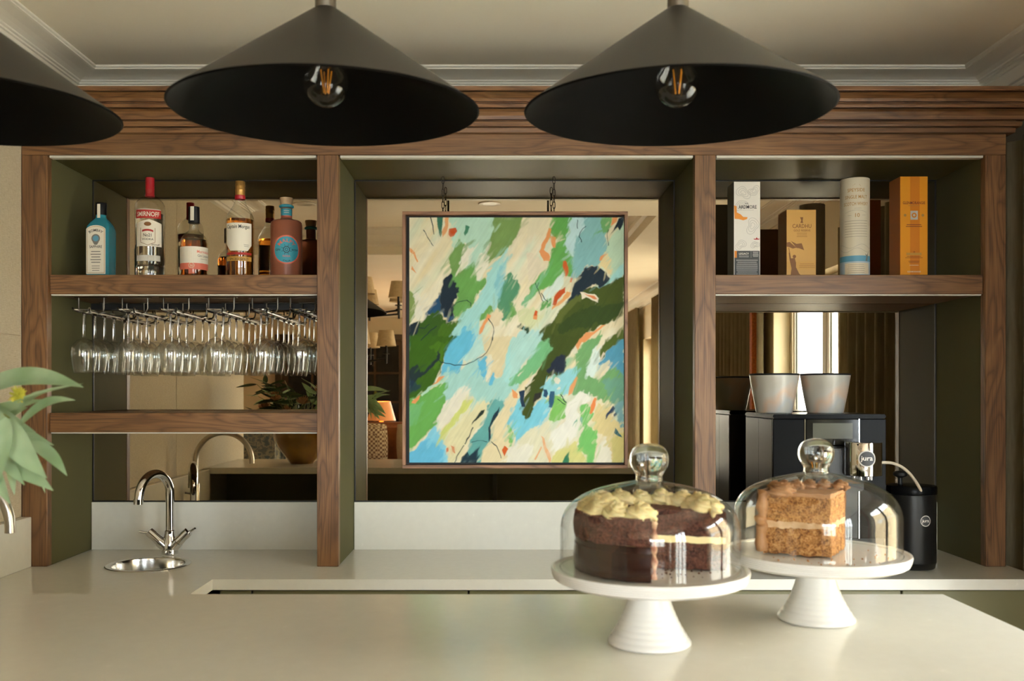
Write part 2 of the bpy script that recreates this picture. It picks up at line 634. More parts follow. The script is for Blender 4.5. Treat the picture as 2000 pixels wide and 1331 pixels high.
def child(o, parent):
    """keep world placement while parenting to an un-rotated thing"""
    par = parent
    tot = Vector((0, 0, 0))
    while par is not None:
        tot += par.location
        par = par.parent
    o.location = o.location - tot
    o.parent = parent
    return o


def cbox(name, x0, x1, y0, y1, z0, z1, mat, parent, bevel=0.0015, seg=1):
    return child(box(name, x0, x1, y0, y1, z0, z1, mat, None, bevel, seg), parent)


ZS = 2.1545                                  # soffit of the bays
HZ0, HZ1 = PZ(303, YF), PZ(262, YF)
posts = [(PX(a, YF), PX(b, YF)) for a, b in ((42, 92), (619, 661), (1357, 1398), (1925, 1965))]
for i, (a, b) in enumerate(posts):
    cbox('post', a, b, YF, YF + .03, ZW + .0005, HZ0, M['wood_z'], unit)
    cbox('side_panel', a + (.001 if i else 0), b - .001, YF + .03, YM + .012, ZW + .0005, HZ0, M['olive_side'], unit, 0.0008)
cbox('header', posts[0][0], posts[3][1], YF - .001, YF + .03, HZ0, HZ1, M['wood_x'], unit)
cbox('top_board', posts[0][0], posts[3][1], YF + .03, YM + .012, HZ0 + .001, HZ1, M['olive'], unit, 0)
bays = [(posts[k][1], posts[k + 1][0]) for k in range(3)]
ZSP = PZ(980, YM)                            # top of the splashbacks
for (a, b) in bays:
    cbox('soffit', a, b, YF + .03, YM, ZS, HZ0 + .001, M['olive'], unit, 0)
    cbox('light_strip', a + .004, b - .004, YF + .006, YF + .029, ZS - .004, ZS + .004, M['strip'], unit, 0.001)
    mr = cbox('mirror', a + .001, b - .001, YM, YM + .006, ZSP, ZS - .001, M['mirror'], unit, 0)
    cbox('edge', a, b, YM - .003, YM, ZSP - .001, ZSP + .003, M['black_edge'], mr, 0)
    cbox('edge', a, a + .004, YM - .003, YM, ZSP + .003, ZS, M['black_edge'], mr, 0)
    cbox('edge', b - .004, b, YM - .003, YM, ZSP + .003, ZS, M['black_edge'], mr, 0)
    cbox('edge', a + .004, b - .004, YM - .003, YM, ZS - .004, ZS, M['black_edge'], mr, 0)

YS = 2.845
SZ1 = PZ(537, YS)
SZ0 = PZ(575, YS)
LZ1, LZ0 = PZ(807, YS), PZ(845, YS)


def shelf(a, b, z0, z1):
    s = cbox('shelf', a + .0005, b - .0005, YS, YM - .003, z0, z1, M['wood_x'], unit)
    cbox('light_strip', a + .003, b - .003, YS + .004, YS + .018, z0 - .004, z0 + .002, M['strip'], s, 0.001)
    return s


shelf(*bays[0], SZ0, SZ1)
shelf(*bays[0], LZ0, LZ1)
shelf(*bays[2], SZ0, SZ1)
cbox('back_rail', bays[0][0] + .002, bays[0][1] - .002, YM - .018, YM - .004, SZ0 - .022, SZ0 - .001, M['black_edge'], unit, 0)

# stepped crown moulding with its return on the right
cp = [(0, 262.4), (0.018, 261.5), (0.019, 250), (0.012, 249), (0.012, 247.5), (0.030, 246.5), (0.032, 243), (0.032, 237.5), (0.020, 236.5), (0.020, 234.5), (0.038, 233),
      (0.040, 226), (0.046, 218), (0.056, 213.5), (0.048, 212.5), (0.048, 211), (0.074, 209.5), (0.076, 206), (0.076, 203), (0.062, 201.5), (0.062, 199), (0.074, 198), (0.078, 192),
      (0.090, 185), (0.100, 180), (0.092, 179), (0.092, 177.5), (0.114, 176.5), (0.116, 174), (0.116, 168)]
prof = [(o, PZ(y, YF - o)) for o, y in cp]
prof = [(o, max(z, prof[0][1] + .0005 * i)) for i, (o, z) in enumerate(prof)]
prof = prof + [(-0.02, prof[-1][1] + .0005), (-0.02, prof[0][1])]
xr = posts[3][1]
cr = sweep('crown_moulding', prof, [((XL + .001, YF), (0, -1)), ((xr, YF), (1, -1)), ((xr, YB - .003), (1, 0))], M['wood_x'])
child(cr, unit)

# ================================================================== WORKTOP, ISLAND, CABINETS
def plate_with_hole(name, outer, hole_c, hole_r, z0, z1, mat):
    bm = bmesh.new()
    vo = [bm.verts.new((x, y, z1)) for x, y in outer]
    es = [bm.edges.new((vo[i], vo[(i + 1) % len(vo)])) for i in range(len(vo))]
    n = 48
    vi = [bm.verts.new((hole_c[0] + hole_r * math.cos(2 * PI * k / n), hole_c[1] + hole_r * math.sin(2 * PI * k / n), z1)) for k in range(n)]
    es += [bm.edges.new((vi[i], vi[(i + 1) % n])) for i in range(n)]
    bmesh.ops.triangle_fill(bm, use_beauty=True, use_dissolve=False, edges=es)
    top = bm.faces[:]
    r = bmesh.ops.extrude_face_region(bm, geom=top)
    bmesh.ops.translate(bm, verts=[g for g in r['geom'] if isinstance(g, bmesh.types.BMVert)], vec=(0, 0, z0 - z1))
    return bm_obj(name, bm, mat)


SINK = (PX(290, 2.862), 2.862)
YCF = 2.64                                   # front edge of the back counter
XCI = -0.809                                 # inner edge of the left return
XCE = 1.571
YI0, YI1, XI1 = 1.10, 1.71, 0.824            # bar island
wt = thing('worktop', 'pale quartz worktop running behind the bar under the shelving', 'worktop', (0, YCF, ZW - .03))
slab = plate_with_hole('slab', [(XL + .001, YI1 + .002), (XCI, YI1 + .002), (XCI, YCF), (XCE, YCF), (XCE, YM + .012), (XL + .001, YM + .012)], SINK, .112, ZW - .0305, ZW, M['quartz'])
child(slab, wt)
cbox('upstand', XL + .0005, PX(62, YF), YI1 + .002, YF - .001, ZW, PZ(1010, YF), M['quartz'], wt, 0.002)
for (a, b) in bays:
    cbox('splashback', a + .0005, b - .0005, YM - .012, YM - .0035, ZW, ZSP - .001, M['quartz'], wt, 0.001)

# base cabinets under the back counter
gaps = [XCI + .012, -.702, -.081, .540, 1.161, XCE - .005]
wh = ['corner', 'second', 'middle', 'fourth', 'right end']
names = ['narrow olive filler cabinet in the inside corner under the worktop', 'olive base cabinet under the worktop below the left oak post',
         'olive base cabinet under the worktop below the hanging painting', 'olive base cabinet under the worktop below the coffee machine',
         'olive base cabinet under the worktop at its right end by the curtain']
for k in range(5):
    a, b = gaps[k] + .0015, gaps[k + 1] - .0015
    cb = thing('base_cabinet', names[k], 'cabinet', ((a + b) / 2, 2.9, 0), 0, 'olive cabinets under the worktop')
    cbox('body', a, b, YCF + .04, YM, .1, ZW - .032, M['olive_front'], cb)
    d = cbox('door', a + .001, b - .001, YCF + .018, YCF + .0395, .11, ZW - .036, M['olive_front'], cb, 0.002)
    cbox('plinth', a, b, YCF + .08, YCF + .1, 0, .1, M['black_matte'], cb, 0)
cb = thing('base_cabinet', 'olive base cabinet under the left return of the worktop below the tall tap', 'cabinet', (-1.15, 2.2, 0), 0, 'olive cabinets under the worktop')
cbox('body', XL + .002, XCI - .04, YI1 + .005, YM, .1, .74, M['olive_front'], cb)
cbox('door', XCI - .0395, XCI - .018, YI1 + .005, 2.15, .11, ZW - .036, M['olive_front'], cb)
cbox('door', XCI - .0395, XCI - .018, 2.153, 2.62, .11, ZW - .036, M['olive_front'], cb)
cbox('plinth', XCI - .1, XCI - .08, YI1 + .005, 2.64, 0, .1, M['black_matte'], cb, 0)

isl = thing('bar_island', 'bar island with a thick pale quartz top in the foreground', 'bar counter', (0, 1.4, 0))
cbox('slab', XL + .001, XI1, YI0, YI1, ZI - .03, ZI, M['quartz'], isl, 0.002, 2)
M['dark_ply'] = flat('dark_olive_carcass', lin((52, 47, 32)), 0.5)
cbox('front_panel', XL + .002, XI1 - .03, 1.30, 1.33, 0, ZI - .0305, M['olive_front'], isl)
cbox('end_panel', XI1 - .06, XI1 - .03, 1.331, 1.69, 0, ZI - .0305, M['olive_front'], isl)
for x in (-.80, -.01):
    cbox('divider', x - .011, x + .011, 1.331, 1.69, .1, ZI - .0305, M['dark_ply'], isl)
for (xa, xb) in ((XL + .002, -.8115), (-.7885, -.0215), (.0015, XI1 - .0605)):
    cbox('shelf', xa, xb, 1.331, 1.685, .48, .50, M['dark_ply'], isl)
    cbox('shelf', xa, xb, 1.331, 1.685, .08, .10, M['dark_ply'], isl)

# ================================================================== PENDANT LAMPS
PD, PR = 1.40, 0.231
ZRIM = PZ(217, PD)
ZAP = PZ(20, PD)


def pendant(x, label):
    H = ZAP - ZRIM
    root = thing('pendant_lamp', label, 'lamp', (x, PD, ZRIM), 0, 'black cone pendant lamps over the bar')
    root.rotation_euler = (math.radians(2.4), 0, 0)
    bm = bmesh.new()
    t = .0022
    out = [(PR, 0.0)] + [(PR + (.0155 - PR) * q, H * q) for q in (.03, .15, .3, .45, .6, .75, .9, 1.0)]
    inn = [(max(r - t * 1.3, .004), z - t) for r, z in reversed(out)]
    bm_lathe(bm, out, 96)
    no_ = len(bm.faces)
    bm_lathe(bm, [out[-1]] + inn + [out[0]], 96)
    bm.faces.ensure_lookup_table()
    for f_ in bm.faces[no_:]:
        f_.material_index = 1
    bmesh.ops.remove_doubles(bm, verts=bm.verts, dist=.00005)
    bm_obj('shade', bm, [M['black_metal'], M['shade_inside']], root, True)
    lathe('cap', [(0, H + .04), (.013, H + .04), (.0155, H + .037), (.0158, H - .004), (.0145, H - .006), (0, H - .006)], M['bronze'], root, 32)
    lathe('rod', [(0, H + .04), (.0055, H + .04), (.0055, ZC - ZRIM - .03), (0, ZC - ZRIM - .03)], M['black_metal'], root, 16)
    lathe('ceiling_rose', [(0, ZC - ZRIM), (.05, ZC - ZRIM), (.05, ZC - ZRIM - .02), (.045, ZC - ZRIM - .026), (0, ZC - ZRIM - .03)], M['black_metal'], root, 32)
    lathe('bulb_holder', [(0, H - .01), (.018, H - .012), (.018, .098), (.0165, .094), (0, .094)], M['black_matte'], root, 24)
    zb = PZ(166, PD) - ZRIM
    pr = [(0, -.034)]
    for k in range(1, 11):
        a = -PI / 2 + k * (PI * .74) / 10
        pr.append((.034 * math.cos(a), .034 * math.sin(a)))
    pr += [(.0205, .0315), (.0165, .038), (.0135, .050), (.0128, .058)]
    b = lathe('bulb', pr, M['bulb_glass'], root, 40, (0, 0, zb))
    lathe('screw_base', [(0, .052), (.0126, .052), (.0132, .056), (.0122, .060), (.0132, .064), (.0122, .068), (.0132, .072), (.010, .078), (0, .078)], M['steel'], b, 24)
    lathe('stem', [(0, -.004), (.0018, -.004), (.0022, .02), (.005, .034), (.007, .054), (0, .054)], M['thin'], b, 16)
    for k in range(4):
        a = 2 * PI * k / 4 + .55
        bm = bmesh.new()
        bm_tube(bm, [(.0035 * math.cos(a), .0035 * math.sin(a), -.013), (.0085 * math.cos(a), .0085 * math.sin(a), .021)], .0011, 8)
        bm_obj('filament', bm, M['filament'], b, True)
    return root


M['shade_inside'] = flat('darkened_shade_inside', lin((7, 6, 5)), 0.6, spec=0.12)  # inner face coloured darker than the charcoal outside, imitating the shadow in there
M['filament'] = flat('orange_led_filament', lin((245, 165, 45)), 0.4)
pendant(-.257, 'black cone pendant lamp hanging in front of the left oak post')
pendant(.2725, 'black cone pendant lamp hanging in front of the right oak post')
pendant(-.812, 'black cone pendant lamp cut off by the left edge of the picture')

# ================================================================== HANGING PAINTING
FD = 3.05
fx0, fx1 = PX(785.5, FD), PX(1226.5, FD)
fz0, fz1 = PZ(915.5, FD), PZ(413, FD)
art = thing('painting', 'abstract painting in blues, greens and cream in a slim oak floating frame', 'painting', ((fx0 + fx1) / 2, FD, fz0))
fw = .0112
M['frame_z'] = wood('picture_frame_oak_upright', 'z', lin((120, 84, 56)), lin((150, 108, 76)), lin((165, 122, 88)))
cbox('frame', fx0, fx1, FD, FD + .035, fz1 - fw, fz1, M['frame_x'], art, .001)
cbox('frame', fx0, fx1, FD, FD + .035, fz0, fz0 + fw, M['frame_x'], art, .001)
cbox('frame', fx0, fx0 + fw, FD, FD + .035, fz0 + fw, fz1 - fw, M['frame_z'], art, .001)
cbox('frame', fx1 - fw, fx1, FD, FD + .035, fz0 + fw, fz1 - fw, M['frame_z'], art, .001)
cbox('backing', fx0 + fw, fx1 - fw, FD + .028, FD + .034, fz0 + fw, fz1 - fw, M['black_matte'], art, 0)
DC = FD + .004
cx0, cx1, cz0, cz1 = PX(799.5, DC), PX(1218.5, DC), PZ(904, DC), PZ(425, DC)
M['canvas_side'] = flat('canvas_edge', lin((190, 182, 160)), 0.8)
cv = cbox('canvas', cx0, cx1, DC + .0006, FD + .028, cz0, cz1, M['canvas_side'], art, 0)


def paint_canvas():
    W, H = 419, 479
    SS = 2
    gx, gy = np.meshgrid((np.arange(W * SS) + .5) / SS + 799.5, (np.arange(H * SS) + .5) / SS + 425)
    rng = np.random.default_rng(5)

    def vnoise(sx, sy, u, v):
        """smooth value noise sampled at (u/sx, v/sy)"""
        g = rng.random((160, 160))
        a, b = u / sx, v / sy
        i, j = np.floor(a).astype(int), np.floor(b).astype(int)
        fa, fb = a - i, b - j
        fa, fb = fa * fa * (3 - 2 * fa), fb * fb * (3 - 2 * fb)
        i0, i1, j0, j1 = i % 160, (i + 1) % 160, j % 160, (j + 1) % 160
        return (g[j0, i0] * (1 - fa) + g[j0, i1] * fa) * (1 - fb) + (g[j1, i0] * (1 - fa) + g[j1, i1] * fa) * fb
    # brush direction runs up to the right
    ca, sa = math.cos(math.radians(58)), -math.sin(math.radians(58))
    al, ac = gx * ca + gy * sa, -gx * sa + gy * ca
    wx = (vnoise(14, 14, gx, gy) - .5) * 7 + (vnoise(4, 4, gx, gy) - .5) * 3.2
    wy = (vnoise(14, 14, gx + 99, gy) - .5) * 7 + (vnoise(4, 4, gx, gy + 55) - .5) * 3.2
    br = (vnoise(40, 2.2, al, ac) - .5) * 9
    ux, uy = gx + wx + br * ca, gy + wy + br * sa
    lx, ly = gx + (vnoise(9, 9, gx, gy) - .5) * 3, gy + (vnoise(9, 9, gx + 31, gy) - .5) * 3
    img = np.empty(gx.shape + (3,))
    b0, b1, b2 = (np.array(lin(q)) for q in ((206, 190, 148), (212, 204, 178), (186, 200, 176)))
    m1, m2 = vnoise(70, 12, al, ac)[..., None], np.clip(vnoise(60, 14, al + 300, ac)[..., None] * 1.6 - .7, 0, 1)
    img[:] = (b0 + (b1 - b0) * m1) * (1 - m2) + b2 * m2
    ORG = {1: (780, 405), 2: (1000, 405), 3: (780, 660), 4: (1000, 660)}

    def box_blur(m, n):
        for ax in (0, 1):
            pw = [(0, 0), (0, 0)]
            pw[ax] = (n, n)
            q = np.pad(m, pw, mode='edge')
            L_ = m.shape[ax]
            m = sum(np.take(q, range(k, k + L_), axis=ax) for k in range(2 * n + 1)) / (2 * n + 1)
        return m

    def mask(poly, X, Y):
        px_, py_ = zip(*poly)
        m = np.zeros(X.shape, bool)
        lo, hi = min(px_) - 16, max(px_) + 16
        lo2, hi2 = min(py_) - 16, max(py_) + 16
        c0, c1 = max(int((lo - 799.5) * SS), 0), min(int((hi - 799.5) * SS) + 1, W * SS)
        r0, r1 = max(int((lo2 - 425) * SS), 0), min(int((hi2 - 425) * SS) + 1, H * SS)
        if c1 <= c0 or r1 <= r0:
            return None
        x, y = X[r0:r1, c0:c1], Y[r0:r1, c0:c1]
        mm = np.zeros(x.shape, bool)
        n = len(poly)
        for i in range(n):
            xa, ya = poly[i]
            xb, yb = poly[(i + 1) % n]
            if ya == yb:
                continue
            t = ((ya > y) != (yb > y)) & (x < (xb - xa) * (y - ya) / (yb - ya) + xa)
            mm ^= t
        return mm, (r0, r1, c0, c1)

    late = []

    def S(q, col, pts, soft=1, a=1.0, now=False):
        if not soft and not now:
            late.append((0, q, col, pts, a))
            return
        ox, oy = ORG[q]
        poly = [(ox + u / 5.117, oy + v / 5.117) for u, v in pts]
        r = mask(poly, ux if soft else lx, uy if soft else ly)
        if r is None:
            return
        m, (r0, r1, c0, c1) = r
        k = (np.clip(box_blur(m.astype(float), 4) * 1.9 - .15, 0, 1) if soft else box_blur(m.astype(float), 1)) * a
        c = np.array(lin(col))
        img[r0:r1, c0:c1] += (c - img[r0:r1, c0:c1]) * k[..., None]

    def L(q, pts, w=7, col=(26, 44, 54), now=False):
        if not now:
            late.append((1, q, pts, w, col))
            return
        ox, oy = ORG[q]
        p = [(ox + u / 5.117, oy + v / 5.117) for u, v in pts]
        d = np.full(gx.shape, 1e9)
        for (xa, ya), (xb, yb) in zip(p, p[1:]):
            vx, vy = xb - xa, yb - ya
            t = np.clip(((lx - xa) * vx + (ly - ya) * vy) / (vx * vx + vy * vy), 0, 1)
            d = np.minimum(d, np.hypot(lx - xa - t * vx, ly - ya - t * vy))
        k = np.clip((w / 5.117 / 2 + .5 - d), 0, 1)
        img[:] = img + (np.array(lin(col)) - img) * k[..., None]
    MINT, WHT, OLG, GRN, AQU, SKY = (166, 198, 178), (208, 204, 184), (108, 136, 76), (96, 146, 74), (148, 194, 188), (92, 170, 196)
    TEAL, NAVY, DKB, DKG, DKO, ORA, RED, CRM, YGR = (78, 132, 98), (24, 38, 48), (28, 68, 98), (50, 82, 22), (64, 76, 24), (220, 146, 90), (188, 76, 28), (203, 188, 148), (190, 194, 108)
    fine = vnoise(40, 1.6, al, ac)
    S(1, MINT, [(500, 80), (970, 80), (900, 400), (880, 560), (800, 740), (760, 740), (740, 560), (620, 640), (600, 400), (520, 560), (560, 250)])
    S(1, WHT, [(640, 370), (720, 420), (700, 560), (620, 640), (610, 560)])
    S(1, WHT, [(820, 480), (930, 470), (860, 640), (770, 740), (750, 600)])
    S(1, GRN, [(590, 330), (500, 540), (510, 650), (560, 800), (600, 900), (540, 1000), (550, 1130), (620, 1060), (740, 960), (850, 760), (880, 700), (770, 750), (740, 560), (620, 650), (600, 560), (640, 400)])
    S(1, OLG, [(590, 330), (500, 540), (510, 650), (600, 680), (640, 640), (600, 560), (640, 400)], a=.7)
    S(1, OLG, [(960, 80), (1190, 80), (1190, 240), (1100, 400), (1000, 480), (900, 560), (890, 400), (930, 250)])
    S(1, AQU, [(1100, 390), (1060, 640), (1010, 900), (940, 1050), (900, 940), (840, 1050), (820, 1130), (800, 1280), (700, 1350), (540, 1350), (510, 1270), (640, 1040), (780, 960), (880, 700), (1000, 500)])
    S(1, (112, 172, 184), [(1000, 560), (1060, 600), (1000, 900), (960, 880), (950, 760)], a=.7)
    S(1, TEAL, [(1080, 670), (1190, 740), (1190, 880), (1130, 930), (1150, 1060), (1100, 1130), (1040, 1110), (980, 1000), (1040, 750)])
    S(1, GRN, [(905, 935), (830, 1080), (830, 1140), (920, 1060)])
    S(1, (205, 190, 156), [(960, 1000), (1040, 1060), (1000, 1180), (900, 1200), (870, 1120)])
    S(1, (118, 138, 76), [(80, 800), (150, 960), (180, 1080), (80, 1180)])
    S(1, WHT, [(130, 850), (190, 900), (240, 1100), (180, 1150), (150, 960)])
    S(1, DKB, [(410, 880), (430, 1050), (540, 1060), (545, 1130), (480, 1135), (420, 1040), (300, 1090), (200, 1160), (80, 1210), (80, 1350), (150, 1320), (330, 980)])
    S(1, DKG, [(80, 1210), (300, 1100), (400, 1040), (450, 1150), (600, 1130), (510, 1270), (560, 1350), (80, 1350)])
    S(1, (70, 105, 20), [(420, 1180), (600, 1130), (510, 1270), (560, 1350), (380, 1350)], a=.7)
    S(1, NAVY, [(80, 1190), (200, 1150), (140, 1350), (80, 1350)])
    S(1, NAVY, [(510, 640), (545, 700), (560, 770), (600, 830), (570, 840), (590, 890), (545, 930), (540, 1080), (480, 1090), (430, 1040), (410, 860), (450, 740)])
    S(1, ORA, [(85, 395), (150, 450), (185, 540), (175, 550), (140, 470), (85, 425)], 0)
    S(1, ORA, [(130, 590), (175, 660), (120, 630)], 0)
    S(1, (54, 108, 86), [(370, 80), (440, 80), (430, 250), (412, 298), (385, 200)], 0)
    S(1, (214, 154, 104), [(460, 80), (500, 80), (480, 240), (430, 300), (430, 250), (455, 190)], 0)
    S(1, RED, [(500, 220), (560, 205), (575, 240), (545, 285), (505, 300), (488, 270)], 0)
    S(1, (66, 126, 96), [(670, 180), (708, 200), (690, 245), (662, 290), (648, 260)], 0)
    S(1, SKY, [(650, 1180), (560, 1350), (790, 1350)])
    S(1, ORA, [(880, 1070), (920, 1080), (900, 1120), (850, 1180), (830, 1250), (800, 1280), (795, 1240), (840, 1160)], 0)
    L(1, [(248, 235), (340, 390)], 9)
    L(1, [(318, 95), (315, 140), (330, 190), (345, 270)], 9)
    L(1, [(530, 990), (600, 945), (680, 930), (712, 955), (710, 990)], 9)
    L(1, [(300, 1170), (250, 1215), (190, 1210)], 8)
    L(1, [(370, 1190), (300, 1250), (220, 1330)], 9)
    # upper right
    S(2, (205, 195, 164), [(110, 80), (400, 80), (370, 230), (230, 300), (100, 260), (-10, 430), (-10, 380), (80, 220)])
    S(2, (206, 194, 168), [(150, 450), (300, 540), (340, 580), (180, 730), (150, 700)])
    S(2, OLG, [(-10, 80), (110, 80), (80, 220), (-10, 380)])
    S(2, (92, 154, 76), [(400, 80), (600, 80), (550, 250), (540, 400), (610, 500), (600, 600), (640, 650), (560, 700), (500, 650), (420, 760), (280, 820), (110, 1000), (130, 920), (250, 700), (380, 570), (400, 430), (440, 330), (390, 250)])
    S(2, (116, 170, 124), [(300, 660), (380, 570), (350, 680), (200, 860), (120, 1010), (105, 960)])
    S(2, (170, 198, 198), [(600, 80), (725, 80), (730, 200), (640, 330), (620, 500), (560, 450), (535, 390), (560, 240)])
    S(2, (122, 168, 168), [(720, 80), (900, 80), (910, 300), (960, 400), (870, 560), (740, 600), (640, 700), (590, 720), (620, 500), (640, 330), (730, 200)])
    S(2, (102, 154, 96), [(890, 80), (1000, 80), (960, 250), (900, 290)])
    S(2, ORA, [(1000, 80), (1060, 80), (1040, 150), (990, 190)], 0)
    S(2, (170, 194, 168), [(960, 400), (1000, 270), (1120, 190), (1120, 560), (1000, 690), (960, 600), (880, 560)])
    S(2, (210, 192, 142), [(940, 430), (1010, 560), (1000, 660), (880, 560), (900, 480)])
    S(2, ORA, [(870, 540), (890, 490), (950, 460), (900, 530)], 0)
    S(2, NAVY, [(1060, 115), (1120, 95), (1110, 180), (1070, 240), (1050, 200), (980, 280), (1010, 230)], 0)
    S(2, AQU, [(860, 790), (1000, 690), (1120, 560), (1120, 680), (980, 760), (920, 825)])
    S(2, DKO, [(1120, 680), (1120, 1075), (850, 1190), (800, 1230), (700, 1350), (300, 1350), (280, 1240), (420, 1140), (560, 950), (680, 850), (780, 800), (900, 790), (1000, 760)])
    S(2, (44, 62, 22), [(1120, 960), (1120, 1060), (900, 1150), (700, 1200), (480, 1270), (470, 1180), (600, 1080), (800, 990)], a=.85)
    S(2, (96, 104, 46), [(420, 1140), (560, 950), (680, 860), (700, 920), (560, 1050), (480, 1160)], a=.6)
    S(2, (28, 42, 52), [(800, 600), (830, 575), (870, 590), (890, 620), (940, 640), (990, 695), (930, 770), (890, 785), (850, 760), (780, 800), (680, 850), (640, 890), (545, 955), (600, 870), (590, 800), (640, 720), (720, 630)])
    S(2, (222, 210, 186), [(680, 850), (820, 870), (872, 912), (855, 950), (740, 900), (700, 915)], 0)
    S(2, (214, 124, 78), [(705, 862), (815, 884), (858, 918), (830, 920), (760, 888)], 0)
    S(2, (195, 208, 196), [(500, 640), (530, 760), (400, 900), (300, 930), (330, 830), (440, 740)])
    S(2, (92, 148, 82), [(300, 930), (400, 900), (400, 980), (270, 1030)])
    S(2, (218, 156, 96), [(545, 840), (590, 850), (560, 910), (450, 990), (400, 1040), (410, 990), (500, 910)], 0)
    S(2, RED, [(530, 800), (530, 850), (480, 900), (430, 980), (400, 980), (420, 900), (470, 830)], 0)
    S(2, (198, 86, 32), [(500, 545), (530, 530), (565, 600), (560, 690), (540, 700), (520, 640)], 0)
    S(2, (205, 110, 70), [(590, 710), (610, 710), (600, 750), (580, 750)], 0)
    S(2, ORA, [(340, 300), (370, 210), (395, 225), (385, 290), (440, 300), (430, 410), (400, 400), (380, 300), (320, 420), (385, 500), (375, 545), (320, 545), (262, 450)], 0)
    S(2, (192, 194, 150), [(50, 1030), (200, 1000), (300, 1100), (200, 1220), (60, 1130)])
    S(2, (218, 140, 84), [(215, 1080), (260, 1080), (250, 1130), (210, 1120)], 0)
    S(2, (196, 84, 34), [(230, 1030), (262, 1040), (252, 1085), (216, 1085)], 0)
    S(2, (160, 196, 190), [(-10, 1350), (50, 1260), (110, 1230), (160, 1250), (280, 1240), (310, 1350)])
    S(2, (32, 62, 42), [(60, 1170), (190, 1220), (170, 1255), (110, 1220), (50, 1200)])
    S(2, TEAL, [(-10, 690), (80, 800), (20, 920), (-10, 940)])
    S(2, GRN, [(-10, 930), (40, 1080), (-10, 1110)])
    S(2, (208, 194, 158), [(1120, 1080), (1120, 1140), (960, 1230), (850, 1350), (680, 1350), (740, 1250), (900, 1190)])
    S(2, ORA, [(660, 1350), (740, 1250), (800, 1245), (900, 1180), (940, 1180), (820, 1260), (720, 1350)], 0)
    S(2, (78, 90, 32), [(1120, 1170), (1120, 1350), (960, 1350)])
    for ln in ([(650, 130), (655, 210)], [(735, 190), (680, 250), (670, 300), (690, 350)], [(965, 225), (950, 270), (960, 380)], [(230, 760), (260, 830), (310, 935)], [(290, 860), (360, 945)], [(265, 760), (250, 800)]):
        L(2, ln, 7)
    # lower left
    S(3, (152, 192, 182), [(420, 360), (580, 360), (700, 250), (850, 180), (900, 400), (1000, 400), (1190, 200), (1190, 520), (1000, 640), (900, 670), (760, 620), (640, 480), (480, 640), (430, 560)])
    S(3, SKY, [(560, -20), (790, -20), (760, 90), (640, 230), (580, 360), (420, 360), (470, 150)])
    S(3, (168, 200, 190), [(780, -20), (840, -20), (880, 100), (760, 220), (640, 240), (760, 90)])
    S(3, (152, 198, 192), [(1120, -20), (1190, -20), (1190, 480), (1060, 420), (1020, 380), (1070, 180)])
    S(3, CRM, [(830, -20), (1130, -20), (1080, 150), (1020, 380), (930, 380), (880, 440), (860, 180)])
    S(3, (206, 200, 174), [(870, 180), (940, 160), (900, 440), (880, 430)])
    S(3, SKY, [(790, 220), (860, 190), (870, 410), (830, 400)])
    S(3, SKY, [(930, 350), (955, 400), (930, 470), (905, 490)])
    S(3, (54, 90, 16), [(80, -20), (570, -20), (470, 140), (400, 370), (330, 480), (200, 560), (80, 650)])
    S(3, (72, 110, 18), [(300, 60), (500, 40), (440, 160), (400, 300), (340, 320), (380, 160)], a=.7)
    S(3, (30, 46, 46), [(80, 330), (210, 240), (190, 340), (250, 320), (330, 250), (380, 160), (415, 100), (390, 200), (340, 280), (220, 370), (120, 460), (80, 560)])
    S(3, (28, 50, 70), [(80, 400), (200, 470), (180, 520), (80, 570)], a=.8)
    S(3, (98, 158, 76), [(80, 650), (330, 500), (490, 430), (440, 560), (480, 640), (390, 780), (350, 880), (240, 980), (80, 1130)])
    S(3, (108, 168, 112), [(80, 700), (250, 650), (200, 800), (80, 920)], a=.7)
    S(3, (170, 205, 180), [(220, 570), (300, 490), (470, 400), (460, 430), (330, 500), (230, 590)], 0)
    S(3, ORA, [(130, 640), (220, 570), (200, 620), (160, 660), (125, 660)], 0)
    S(3, ORA, [(330, 480), (400, 390), (460, 380), (400, 430)], 0)
    S(3, (210, 204, 184), [(480, 640), (640, 480), (720, 520), (640, 640), (540, 780), (400, 920), (380, 800)])
    S(3, (204, 196, 154), [(480, 1000), (640, 800), (800, 640), (900, 660), (800, 900), (640, 1100), (540, 1260), (450, 1260)])
    S(3, YGR, [(640, 640), (740, 620), (600, 800), (480, 960), (450, 1040), (410, 960), (520, 820)])
    S(3, (124, 188, 206), [(80, 1190), (250, 1020), (345, 890), (470, 1060), (480, 1260), (80, 1260)])
    S(3, (96, 172, 202), [(120, 1150), (300, 1000), (450, 1140), (430, 1260), (80, 1260)])
    S(3, (209, 194, 154), [(930, 900), (1050, 680), (1100, 540), (1190, 600), (1190, 700), (1090, 860), (1100, 1040), (1060, 1260), (800, 1260), (920, 1000)])
    S(3, (92, 152, 146), [(900, 640), (1030, 620), (1050, 680), (980, 760), (920, 900), (910, 1000), (850, 1100), (790, 1260), (620, 1260), (720, 1040), (860, 850)])
    S(3, (28, 50, 60), [(1000, 680), (980, 780), (910, 890), (915, 1000), (890, 1050), (890, 900), (930, 800)], 0)
    S(3, (28, 50, 62), [(620, 1200), (680, 1140), (700, 1180), (800, 1090), (780, 1180), (805, 1160), (770, 1260), (600, 1260)], 0)
    S(3, (40, 50, 40), [(780, 780), (820, 720), (855, 715), (840, 750), (800, 800), (750, 840), (730, 870), (735, 840)], 0)
    L(3, [(735, 900), (690, 990), (650, 1060)], 9)
    L(3, [(640, 1080), (590, 1170), (555, 1245)], 7)
    L(3, [(920, 1045), (970, 1080), (1000, 1140), (1020, 1200)], 7)
    L(3, [(720, 1050), (780, 1030), (870, 1035)], 6)
    S(3, (112, 182, 192), [(1120, 700), (1190, 640), (1190, 960), (1090, 860)])
